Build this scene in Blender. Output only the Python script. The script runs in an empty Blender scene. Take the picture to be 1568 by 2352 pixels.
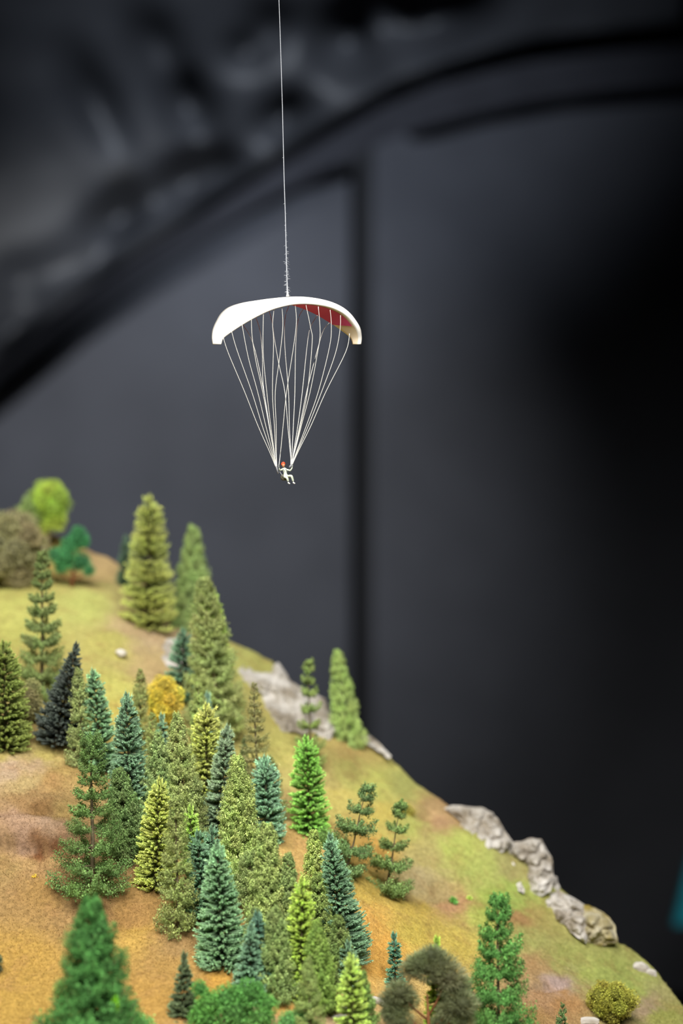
import bpy, bmesh, math, random
import numpy as np
from mathutils import Vector, Matrix, noise

random.seed(7); np.random.seed(7)
R = random
SC = bpy.context.scene
COL = SC.collection
F = 1176.0 / math.tan(math.radians(12.0))       # focal length in pixels of the 1568x2352 frame
CZ = 12.0                                       # camera height; 1 unit = 10 cm

def W(px, py, Y):
    """a point of the photograph at distance Y"""
    return Vector(((px - 784.0) / F * Y, Y, CZ - (py - 1176.0) / F * Y))

# ------------------------------------------------------------------ camera
cd = bpy.data.cameras.new('camera'); cam = bpy.data.objects.new('camera', cd); COL.objects.link(cam)
cam.location = (0, 0, CZ); cam.rotation_euler = (math.radians(90), 0, 0)
cd.sensor_fit = 'VERTICAL'; cd.sensor_height = 36.0; cd.sensor_width = 24.0
cd.lens = 18.0 / math.tan(math.radians(12.0)); cd.clip_end = 300; cd.clip_start = 0.1
cd.dof.use_dof = True; cd.dof.focus_distance = 14.85; cd.dof.aperture_fstop = 0.43
SC.camera = cam
# ------------------------------------------------------------------ world, lights, exposure
wd = bpy.data.worlds.new('world'); SC.world = wd; wd.use_nodes = True
bg = wd.node_tree.nodes['Background']; bg.inputs[0].default_value = (0.75, 0.85, 1, 1); bg.inputs[1].default_value = 0.02
def area(name, loc, target, size, watts, col=(1, 1, 1), spread=180):
    l = bpy.data.lights.new(name, 'AREA'); l.shape = 'SQUARE'; l.size = size; l.energy = watts; l.color = col; l.spread = math.radians(spread)
    o = bpy.data.objects.new(name, l); COL.objects.link(o); o.location = loc
    o.rotation_euler = (Vector(target) - Vector(loc)).to_track_quat('-Z', 'Y').to_euler(); return o
def spot(name, loc, target, deg, blend, watts, col=(1, 1, 1), rad=0.6):
    l = bpy.data.lights.new(name, 'SPOT'); l.spot_size = math.radians(deg); l.spot_blend = blend; l.energy = watts
    l.color = col; l.shadow_soft_size = rad
    o = bpy.data.objects.new(name, l); COL.objects.link(o); o.location = loc
    o.rotation_euler = (Vector(target) - Vector(loc)).to_track_quat('-Z', 'Y').to_euler(); return o
area('layout_lamp', (-6.0, 8.5, 24.5), (-1.0, 15.5, 9.5), 6.0, 760, (1, 0.98, 0.93), 100)
area('front_fill', (1.5, 0.5, 24.5), (0, 14.5, 9.0), 11.0, 2560, (1, 0.985, 0.95), 86)  # added soft fill, stands in for the room's many lamps
spot('wall_lamp', (-9.5, 36, 20.5), W(390, 1130, 60), 44, 1.0, 17000, (0.95, 0.97, 1.0))
spot('cloth_lamp', (-4, 43, 8.0), W(640, 240, 56), 52, 1.0, 13500, (0.82, 0.89, 1.0), 1.8)
SC.view_settings.view_transform = 'Standard'; SC.view_settings.look = 'None'
SC.view_settings.exposure = 0.0; SC.view_settings.gamma = 1.0; SC.view_settings.use_curve_mapping = False
SC.cycles.max_bounces = 6; SC.cycles.diffuse_bounces = 3; SC.cycles.glossy_bounces = 2
SC.cycles.use_adaptive_sampling = True; SC.cycles.adaptive_threshold = 0.02
SC.cycles.sample_clamp_indirect = 4.0

# ------------------------------------------------------------------ helpers
def lin(c):
    """'#rrggbb' -> linear rgb"""
    v = [int(c[i:i + 2], 16) / 255 for i in (1, 3, 5)]
    return tuple(x / 12.92 if x <= 0.04045 else ((x + 0.055) / 1.055) ** 2.4 for x in v)

def mat(name, col, rough=0.8, spec=0.2, var=0.0, scale=30.0, bump=0.0, col2=None, metal=0.0, sheen=0.0):
    m = bpy.data.materials.new(name); m.use_nodes = True; nt = m.node_tree; b = nt.nodes['Principled BSDF']
    c = lin(col) if isinstance(col, str) else col
    b.inputs['Base Color'].default_value = (*c, 1); b.inputs['Roughness'].default_value = rough
    b.inputs['Specular IOR Level'].default_value = spec; b.inputs['Metallic'].default_value = metal
    if var or col2 or bump:
        tc = nt.nodes.new('ShaderNodeTexCoord'); n = nt.nodes.new('ShaderNodeTexNoise')
        n.inputs['Scale'].default_value = scale; n.inputs['Detail'].default_value = 6
        nt.links.new(tc.outputs['Object'], n.inputs['Vector'])
        mx = nt.nodes.new('ShaderNodeMix'); mx.data_type = 'RGBA'
        c2 = (lin(col2) if isinstance(col2, str) else col2) if col2 else tuple(x * (1 - var) for x in c)
        mx.inputs[6].default_value = (*c, 1); mx.inputs[7].default_value = (*c2, 1)
        rp = nt.nodes.new('ShaderNodeMapRange'); rp.inputs[1].default_value = 0.38; rp.inputs[2].default_value = 0.66
        nt.links.new(n.outputs['Fac'], rp.inputs[0]); nt.links.new(rp.outputs[0], mx.inputs[0])
        nt.links.new(mx.outputs[2], b.inputs['Base Color'])
        if bump:
            bp = nt.nodes.new('ShaderNodeBump'); bp.inputs['Strength'].default_value = bump; bp.inputs['Distance'].default_value = 0.01
            nt.links.new(n.outputs['Fac'], bp.inputs['Height']); nt.links.new(bp.outputs[0], b.inputs['Normal'])
    return m

def foliage_mat(name, lo, hi):
    """colour of the object x painted tip and inner shade (attribute x) x flake variation (attribute y)"""
    m = bpy.data.materials.new(name); m.use_nodes = True; nt = m.node_tree; b = nt.nodes['Principled BSDF']
    b.inputs['Roughness'].default_value = 0.85; b.inputs['Specular IOR Level'].default_value = 0.12
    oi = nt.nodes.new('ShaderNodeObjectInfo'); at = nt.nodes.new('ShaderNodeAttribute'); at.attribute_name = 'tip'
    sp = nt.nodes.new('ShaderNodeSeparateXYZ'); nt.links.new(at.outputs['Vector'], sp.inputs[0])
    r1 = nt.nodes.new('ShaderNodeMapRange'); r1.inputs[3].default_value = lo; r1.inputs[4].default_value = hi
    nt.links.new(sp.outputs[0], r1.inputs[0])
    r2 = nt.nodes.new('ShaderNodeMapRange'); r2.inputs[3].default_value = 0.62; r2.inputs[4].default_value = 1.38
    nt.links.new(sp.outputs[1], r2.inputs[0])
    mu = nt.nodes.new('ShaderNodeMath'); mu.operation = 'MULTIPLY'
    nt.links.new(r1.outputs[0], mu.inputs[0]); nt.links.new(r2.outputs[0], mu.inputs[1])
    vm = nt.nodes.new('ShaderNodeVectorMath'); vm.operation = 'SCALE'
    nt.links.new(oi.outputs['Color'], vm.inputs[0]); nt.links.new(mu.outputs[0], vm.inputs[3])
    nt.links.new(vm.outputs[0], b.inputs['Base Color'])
    tr = nt.nodes.new('ShaderNodeBsdfTranslucent'); nt.links.new(vm.outputs[0], tr.inputs[0])
    mx = nt.nodes.new('ShaderNodeMixShader'); mx.inputs[0].default_value = 0.22
    nt.links.new(b.outputs[0], mx.inputs[1]); nt.links.new(tr.outputs[0], mx.inputs[2])
    nt.links.new(mx.outputs[0], nt.nodes['Material Output'].inputs[0])
    return m

M = {}
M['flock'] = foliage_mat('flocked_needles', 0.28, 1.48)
M['leaf'] = foliage_mat('foam_leaves', 0.36, 1.28)  # wide range puts highlight and shade into the leaf colour
M['bark'] = mat('bark', '#7d7058', 0.9, 0.1, 0.4, 40, 0.4)
M['pinebark'] = mat('pine_bark', '#7c4f34', 0.9, 0.1, 0.35, 40, 0.4)
M['palebark'] = mat('pale_bark', '#a8957c', 0.9, 0.1, 0.3, 40, 0.3)

def link(name, me, parent=None, mats=()):
    o = bpy.data.objects.new(name, me); COL.objects.link(o)
    for m in mats: me.materials.append(m)
    if parent: o.parent = parent
    return o
def from_np(name, verts, tris, tip=None, mi=None, smooth=False):
    me = bpy.data.meshes.new(name); nv = len(verts); nf = len(tris)
    me.vertices.add(nv); me.vertices.foreach_set('co', np.asarray(verts, dtype=np.float32).ravel())
    k = tris.shape[1]
    me.loops.add(nf * k); me.loops.foreach_set('vertex_index', np.asarray(tris, dtype=np.int32).ravel())
    me.polygons.add(nf); me.polygons.foreach_set('loop_start', np.arange(0, nf * k, k, dtype=np.int32))
    if mi is not None: me.polygons.foreach_set('material_index', np.asarray(mi, dtype=np.int32))
    me.update(calc_edges=True)
    if tip is not None:
        a = me.attributes.new('tip', 'FLOAT_VECTOR', 'POINT'); a.data.foreach_set('vector', np.asarray(tip, dtype=np.float32).ravel())
    if smooth: me.shade_smooth()
    me.validate(); return me

class MB:
    """collects triangles with tip attribute and material index"""
    def __init__(s): s.v = []; s.t = []; s.a = []; s.m = []; s.n = 0
    def add(s, v, t, a, m=0):
        s.v.append(np.asarray(v, float)); s.t.append(np.asarray(t, int) + s.n); s.a.append(np.asarray(a, float))
        s.m += [m] * len(t); s.n += len(v)
    def tube(s, pts, rad, seg=5, m=0, a=(0.2, 0.5)):
        pts = [Vector(p) for p in pts]; V = []; A = []
        up = Vector((0.13, 0.2, 1)).normalized()
        for i, p in enumerate(pts):
            d = (pts[min(i + 1, len(pts) - 1)] - pts[max(i - 1, 0)]).normalized()
            u = d.cross(up); 
            if u.length < 0.15: u = d.cross(Vector((1, 0.1, 0)))
            u.normalize(); w = d.cross(u)
            for k in range(seg):
                t = 2 * math.pi * k / seg
                V.append(p + (u * math.cos(t) + w * math.sin(t)) * rad[i]); A.append((a[0], a[1], 0))
        T = []
        for i in range(len(pts) - 1):
            for k in range(seg):
                q = [i * seg + k, i * seg + (k + 1) % seg, (i + 1) * seg + (k + 1) % seg, (i + 1) * seg + k]
                T += [(q[0], q[1], q[2]), (q[0], q[2], q[3])]
        b = (len(pts) - 1) * seg
        for k in range(1, seg - 1): T += [(0, k + 1, k), (b, b + k, b + k + 1)]
        s.add([tuple(x) for x in V], T, A, m)
    def flakes(s, P, D, size, tip, wid=0.6, m=0):
        """triangles at P, pointing D (n,3)"""
        n = len(P); P = np.asarray(P); D = np.asarray(D); D = D / (np.linalg.norm(D, axis=1, keepdims=True) + 1e-9)
        r = np.random.normal(size=(n, 3)); S = np.cross(D, r); S /= (np.linalg.norm(S, axis=1, keepdims=True) + 1e-9)
        size = np.broadcast_to(size, (n,))[:, None]
        V = np.stack([P - S * size * wid * 0.5, P + S * size * wid * 0.5, P + D * size], 1).reshape(-1, 3)
        T = np.arange(n * 3).reshape(-1, 3)
        rnd = np.random.rand(n); tip = np.broadcast_to(tip, (n,))
        A = np.stack([tip, rnd, np.zeros(n)], 1); A = np.repeat(A, 3, 0)
        s.add(V, T, A, m)
    def mesh(s, name, smooth=False):
        return from_np(name, np.concatenate(s.v), np.concatenate(s.t), np.concatenate(s.a), s.m, smooth)

def tubes_obj(name, paths, material, parent=None, seg=6, smooth=True):
    b = MB()
    for pts, rad in paths: b.tube(pts, rad, seg)
    o = link(name, b.mesh(name, smooth), parent, [material]); return o
def empty(name, loc, label, cat, group=None, rot=None):
    o = bpy.data.objects.new(name, None); COL.objects.link(o); o.location = loc; o.empty_display_size = 0.1
    if rot is not None: o.rotation_mode = 'QUATERNION'; o.rotation_quaternion = rot
    o['label'] = label; o['category'] = cat
    if group: o['group'] = group
    return o
def tag(o, label, cat, group=None):
    o['label'] = label; o['category'] = cat
    if group: o['group'] = group
    return o
def box_verts(lo, hi):
    return [(x, y, z) for x in (lo[0], hi[0]) for y in (lo[1], hi[1]) for z in (lo[2], hi[2])]
def poly_slab(name, pts, thick, material, parent=None, bevel=0.0):
    """pts: 3D polygon facing the camera; extruded backwards"""
    bm = bmesh.new(); vs = [bm.verts.new(p) for p in pts]; f = bm.faces.new(vs)
    r = bmesh.ops.extrude_face_region(bm, geom=[f])
    for v in [g for g in r['geom'] if isinstance(g, bmesh.types.BMVert)]: v.co.y += thick
    bmesh.ops.recalc_face_normals(bm, faces=bm.faces)
    me = bpy.data.meshes.new(name); bm.to_mesh(me); bm.free()
    return link(name, me, parent, [material])

# ------------------------------------------------------------------ the room
def room():
    black = mat('black_wall', '#17171a', 0.9, 0.1, 0.3, 2)
    X0, X1, Y0, Y1, Z1 = -26, 26, -24, 66, 26
    def wall(name, lo, hi, m):
        me = bpy.data.meshes.new(name)
        me.from_pydata(box_verts(lo, hi), [], [(0, 1, 3, 2), (4, 6, 7, 5), (0, 4, 5, 1), (2, 3, 7, 6), (0, 2, 6, 4), (1, 5, 7, 3)])
        o = link(name, me, None, [m]); o['kind'] = 'structure'; return o
    wall('floor', (X0, Y0, -0.5), (X1, Y1, 0), mat('dark_floor', '#1b1b1d', 0.7, 0.2, 0.3, 1))
    wall('ceiling', (X0, Y0, Z1), (X1, Y1, Z1 + 0.5), black)
    wall('wall_left', (X0 - 0.5, Y0, 0), (X0, Y1, Z1), black)
    wall('wall_right', (X1, Y0, 0), (X1 + 0.5, Y1, Z1), black)
    wall('wall_front', (X0, Y0 - 0.5, 0), (X1, Y0, Z1), black)
    wb = wall('wall_back', (X0, Y1, 0), (X1, Y1 + 0.5, Z1), black)
    # grey backdrop panels with the dark joint between them
    gp = mat('grey_panel', '#5d5f66', 0.85, 0.15, 0.12, 0.6)
    D = 60.0
    left = [(-2200, 3600), (804, 3600), (804, 413), (700, 440), (560, 505), (430, 575), (300, 655), (150, 770), (0, 895), (-300, 1150), (-2200, 2300)]
    poly_slab('backdrop_panel', [W(x, y, D) for x, y in left], 0.4, gp, wb)
    right = [(858, 3600), (3000, 3600), (3000, 205), (1568, 232), (1300, 255), (1120, 288), (990, 322), (950, 325), (920, 300), (858, 332)]
    poly_slab('backdrop_panel', [W(x, y, D) for x, y in right], 0.4, gp, wb)
    poly_slab('joint_strip', [W(x, y, D + 0.7) for x, y in [(780, 3600), (880, 3600), (880, 330), (780, 330)]], 0.2, mat('joint_black', '#3c3d40', 0.9, 0.1), wb)
    # the curved beam across the top
    bmat_ = mat('beam_paint', '#3c3d43', 0.85, 0.15, 0.2, 0.8)
    up = [(-300, 1050), (0, 838), (150, 715), (300, 607), (450, 510), (620, 395), (760, 312), (880, 245), (1000, 195), (1200, 145), (1400, 118), (1568, 105), (2200, 90)]
    lo = [(-300, 1110), (0, 872), (150, 745), (300, 640), (450, 552), (620, 455), (760, 385), (880, 325), (1000, 285), (1200, 238), (1400, 208), (1568, 195), (2200, 180)]
    V = []; Fc = []
    for (a, b) in zip(up, lo):
        for (p, dy) in ((a, 0.0), (b, 0.5)):
            V.append(tuple(W(p[0], p[1], 57.5 + dy)))
        V.append(tuple(W(b[0], b[1], 60.5))); V.append(tuple(W(a[0], a[1], 60.5)))
    for i in range(len(up) - 1):
        for k in range(4):
            Fc.append((i * 4 + k, i * 4 + (k + 1) % 4, (i + 1) * 4 + (k + 1) % 4, (i + 1) * 4 + k))
    Fc += [(0, 3, 2, 1), tuple((len(up) - 1) * 4 + k for k in (0, 1, 2, 3))]
    me = bpy.data.meshes.new('trim'); me.from_pydata(V, [], Fc); me.update()
    tr = link('trim_1', me, None, [bmat_]); tr['kind'] = 'structure'
    # crumpled black cloth hanging above the beam
    bumps = [(430, 420, 75, 50, 1.0), (275, 500, 65, 42, 1.0), (430, 240, 50, 75, .75), (800, 90, 80, 75, 1.1), (1010, 45, 95, 55, 1.1),
             (55, 790, 70, 60, .9), (215, 230, 45, 110, .45), (150, 620, 110, 55, .3), (360, 100, 50, 70, .4), (650, 270, 60, 40, .6),
             (620, 70, 60, 60, .4), (40, 650, 60, 50, .3), (520, 400, 50, 60, .4), (250, 630, 40, 50, .35), (900, 30, 40, 60, .5), (560, 120, 40, 40, .3)]
    edge = up
    V = []; nx, nz = 150, 110
    for j in range(nz + 1):
        for i in range(nx + 1):
            px = -330 + 1900 * i / nx
            ye = np.interp(px, [e[0] for e in edge], [e[1] for e in edge]) - 14
            py = ye + (-420 - ye) * j / nz
            h = 0
            for bx, by, sx, sy, a in bumps:
                u = (px - bx) * 0.85 + (py - by) * -0.45; w_ = (px - bx) * 0.45 + (py - by) * 0.85
                h += a * math.exp(-(u / sx) ** 2 - (w_ / sy) ** 2)
            n = noise.fractal(Vector((px / 260, py / 200, 3.1)), 1.0, 2.0, 2)
            lift = min(1, (ye - py) / 50.0)
            V.append(tuple(W(px, py, 58.3 - lift * (1.7 * h + 0.12 * n))))
    Fc = [(j * (nx + 1) + i, j * (nx + 1) + i + 1, (j + 1) * (nx + 1) + i + 1, (j + 1) * (nx + 1) + i) for j in range(nz) for i in range(nx)]
    me = bpy.data.meshes.new('cloth'); me.from_pydata(V, [], Fc); me.update(); me.shade_smooth()
    cl = link('backdrop_cloth', me, None, [mat('cloth', '#424449', 0.52, 0.5, 0.2, 0.7)])
    md = cl.modifiers.new('thickness', 'SOLIDIFY'); md.thickness = 0.06
    tag(cl, 'crumpled dark cloth with bluish sheen hanging above the curved beam', 'cloth')
    # blue-green board at the right edge, far behind the hill
    pts = [(1549, 2126), (2150, 2105), (2150, 1700), (1800, 1690), (1640, 1750)]
    sg = poly_slab('hanging_board', [W(x, y, 44) for x, y in pts], 0.3, mat('teal_board', '#1fb0c6', 0.6, 0.3, 0.1, 3))
    tag(sg, 'blurred teal board at the right edge of the photo behind the hill', 'board')
    spot('board_lamp', (11, 38, 22), W(1700, 1980, 44), 30, 0.8, 900)
room()

# ------------------------------------------------------------------ terrain
SKY = [(-900, 1120), (-400, 1150), (-150, 1185), (0, 1205), (60, 1210), (110, 1225), (190, 1258), (240, 1278), (300, 1310), (400, 1385), (470, 1435), (520, 1470),
       (580, 1495), (625, 1518), (650, 1548), (690, 1592), (740, 1622), (790, 1672), (850, 1694), (890, 1736), (920, 1765), (960, 1803), (1000, 1828), (1030, 1850),
       (1090, 1868), (1140, 1900), (1175, 1945), (1240, 1975), (1290, 2045), (1350, 2090), (1400, 2135), (1420, 2165), (1460, 2186), (1510, 2235), (1568, 2312), (1700, 2420), (2100, 2680)]
CP = [(-400, 2352, 13.8), (0, 2352, 13.7), (400, 2352, 13.6), (784, 2352, 13.8), (1100, 2352, 14.5), (1400, 2352, 15.5), (1568, 2352, 15.9), (2000, 2700, 15.5),
      (-400, 2750, 12.3), (0, 2750, 12.2), (784, 2750, 12.3), (1568, 2750, 13.8),
      (0, 2200, 14.25), (400, 2200, 14.25), (784, 2200, 14.6), (1100, 2200, 15.6), (1400, 2200, 16.4),
      (-400, 2070, 14.6), (0, 2070, 14.65), (400, 2070, 14.7), (784, 2070, 15.2), (1000, 2070, 16.1), (1300, 2060, 17.0),
      (0, 1950, 15.0), (400, 1950, 15.15), (784, 1950, 15.9), (1000, 1950, 16.8), (1170, 1940, 17.2),
      (-400, 1750, 15.5), (0, 1750, 15.6), (400, 1750, 16.0), (700, 1750, 17.0), (900, 1750, 17.9),
      (0, 1600, 16.6), (300, 1600, 16.9), (550, 1600, 17.7), (720, 1620, 18.3), (0, 1450, 17.8), (300, 1450, 18.1), (480, 1450, 18.7),
      (-400, 1350, 18.6), (0, 1350, 18.8), (250, 1350, 19.0), (380, 1385, 19.2), (0, 1210, 20.2), (190, 1260, 20.0), (-400, 1160, 20.2)]
cp = np.array(CP, float)
def U(r): return np.where(r > 0, r * r * np.log(r + 1e-12), 0.0)
def fit():
    n = len(cp); p = cp[:, :2] / 1000; K = U(np.linalg.norm(p[:, None] - p[None], axis=2)) + np.eye(n) * 2e-3
    P = np.hstack([np.ones((n, 1)), p]); A = np.zeros((n + 3, n + 3)); A[:n, :n] = K; A[:n, n:] = P; A[n:, :n] = P.T
    return np.linalg.solve(A, np.concatenate([cp[:, 2], np.zeros(3)]))
WG = fit()
def G(px, py):
    q = np.stack([np.atleast_1d(px), np.atleast_1d(py)], -1).astype(float) / 1000; p = cp[:, :2] / 1000
    d = np.linalg.norm(q[:, None] - p[None], axis=2)
    return U(d) @ WG[:len(cp)] + WG[len(cp)] + q @ WG[len(cp) + 1:]
def sky(px): return np.interp(px, [s[0] for s in SKY], [s[1] for s in SKY])
def hump(px, py):
    """relief painted into the hill: folds, ledges"""
    h = 0.0
    h += 0.16 * math.exp(-((px - 60) / 130) ** 2 - ((py - 1925) / 38) ** 2) * (1 if py < 1950 else math.exp(-((py - 1950) / 7) ** 2))
    h += 0.09 * math.exp(-((px - 120) / 70) ** 2 - ((py - 1855) / 25) ** 2) * (1 if py < 1866 else math.exp(-((py - 1866) / 6) ** 2))
    h += 0.05 * math.exp(-((px - 130) / 90) ** 2 - ((py - 1790) / 30) ** 2)
    h += 0.05 * math.exp(-((px - 330) / 120) ** 2 - ((py - 2240) / 45) ** 2)
    h += 0.04 * math.exp(-((px - 480) / 120) ** 2 - ((py - 2190) / 25) ** 2)
    h -= 0.05 * math.exp(-((px - 280) / 150) ** 2 - ((py - 2120) / 18) ** 2)
    h += 0.05 * math.exp(-((px - 760) / 60) ** 2 - ((py - 1745) / 20) ** 2)
    h -= 0.04 * math.exp(-((px - 780) / 70) ** 2 - ((py - 1800) / 14) ** 2)
    h += 0.06 * math.exp(-((px - 880) / 120) ** 2 - ((py - 2120) / 40) ** 2)
    h -= 0.05 * math.exp(-((px - 1000) / 90) ** 2 - ((py - 2050) / 25) ** 2)
    h -= 0.06 * math.exp(-((px - 985) / 25) ** 2 - ((py - 1868) / 12) ** 2)
    h += 0.05 * math.exp(-((px - 1050) / 90) ** 2 - ((py - 1940) / 30) ** 2)
    h -= 0.05 * math.exp(-((px - 1262) / 35) ** 2 - ((py - 2265) / 9) ** 2)
    h += 0.05 * math.exp(-((px - 60) / 160) ** 2 - ((py - 1385) / 30) ** 2)
    return h
PAINT = [(50, 1400, '#c3b860'), (200, 1400, '#c4bd66'), (230, 1290, '#c6a070'), (160, 1280, '#c09c50'), (110, 1240, '#c09f50'), (350, 1452, '#c9a482'), (300, 1440, '#c2a078'), (250, 1480, '#bfae5c'),
    (270, 1580, '#c3b45c'), (250, 1640, '#c0a94e'), (60, 1530, '#bda45a'), (60, 1460, '#bbb05a'), (350, 1540, '#c6a272'), (100, 1735, '#ad9550'), (20, 1725, '#a9914c'), (20, 1765, '#b08f78'), (75, 1765, '#ac8a6c'), (60, 1800, '#a88a5c'), (120, 1800, '#a07a48'),
    (160, 1780, '#a5834a'), (60, 1850, '#957048'), (90, 1868, '#7e5a34'), (150, 1880, '#9c7c48'), (30, 1905, '#a67f68'), (100, 1925, '#a07c66'), (60, 1942, '#a37c66'), (120, 1944, '#a07a60'), (90, 1960, '#6c3c1e'), (130, 1958, '#6e4022'), (60, 1974, '#a57e50'), (120, 1974, '#a57e50'), (20, 1990, '#ad8852'), (100, 2050, '#ad8046'), (200, 2090, '#a87e50'),
    (50, 2200, '#c2923f'), (300, 2100, '#ad7d44'), (300, 2150, '#cc9c46'), (410, 2170, '#ac8250'), (430, 2230, '#b98a48'), (330, 2300, '#c28f42'), (30, 2300, '#c3943f'), (500, 2260, '#cd9336'), (560, 2240, '#c9923a'), (660, 1850, '#d1ac6e'), (690, 1930, '#c49458'), (660, 1950, '#cca05c'),
    (640, 1720, '#bfae5e'), (740, 1800, '#c3ab66'), (800, 1740, '#bf9c5c'), (860, 1800, '#bfb75c'), (800, 1775, '#b9ab5c'), (700, 1780, '#c8b268'), (770, 1830, '#cdb460'), (880, 1870, '#cdb256'), (860, 1950, '#cf9a44'), (850, 2050, '#c49f44'), (870, 2180, '#d3973c'), (835, 2130, '#d39a44'), (950, 2150, '#c4a544'),
    (960, 2010, '#b39a70'), (1000, 2050, '#ad9062'), (950, 2095, '#c9a646'), (1040, 2170, '#c4a648'), (1000, 1890, '#b98c68'), (940, 1900, '#b9b45c'), (1050, 1960, '#b3b258'), (980, 1970, '#b9a364'), (1100, 2000, '#adad58'), (1150, 2060, '#a3b04c'), (1130, 2110, '#a8ab4c'), (1180, 2110, '#a87c50'), (1210, 2160, '#a39c58'),
    (1300, 2200, '#9c9850'), (1230, 2220, '#a67e54'), (1285, 2262, '#a98a86'), (1250, 2290, '#a87c58'), (1300, 2300, '#a8784a'), (1350, 2240, '#a0a050'), (1440, 2280, '#9aa04e'), (1480, 2310, '#9c8068'), (1220, 2340, '#a07848'), (1520, 2330, '#938e46'), (930, 2250, '#bf9a5c'), (560, 2330, '#c09480'), (650, 2290, '#cb913c'),
    (900, 2220, '#d0953c'), (560, 1500, '#b9b060'), (610, 1515, '#b4a85a'), (1010, 1850, '#b08a60'), (930, 1800, '#a8a058'), (1180, 1990, '#aa9c60'), (1390, 2240, '#96984c'), (780, 2352, '#c29c78'), (1040, 2080, '#b98660'), (1170, 2060, '#9ea850')]
pp = np.array([(a, b) for a, b, c in PAINT], float); pc = np.array([lin(c) for a, b, c in PAINT])
pc[(pp[:, 0] < 570) & (pp[:, 1] > 1985)] *= 0.74  # lower-left paint dimmed to offset the strong lamp light there
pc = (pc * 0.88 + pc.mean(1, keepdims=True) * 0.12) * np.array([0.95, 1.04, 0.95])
def paint(px, py, nz):
    """px, py arrays; nz (n,2) warp"""
    q = np.stack([px, py], -1) + nz * 16
    out = np.zeros((len(q), 3))
    for s in range(0, len(q), 20000):
        dx = (q[s:s + 20000, None] - pp[None]) * np.array([1.0, 1.5]); d2 = (dx ** 2).sum(2)
        w = 1.0 / (d2 + 120) ** 1.7
        out[s:s + 20000] = (w @ pc) / w.sum(1, keepdims=True)
    return out

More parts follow.
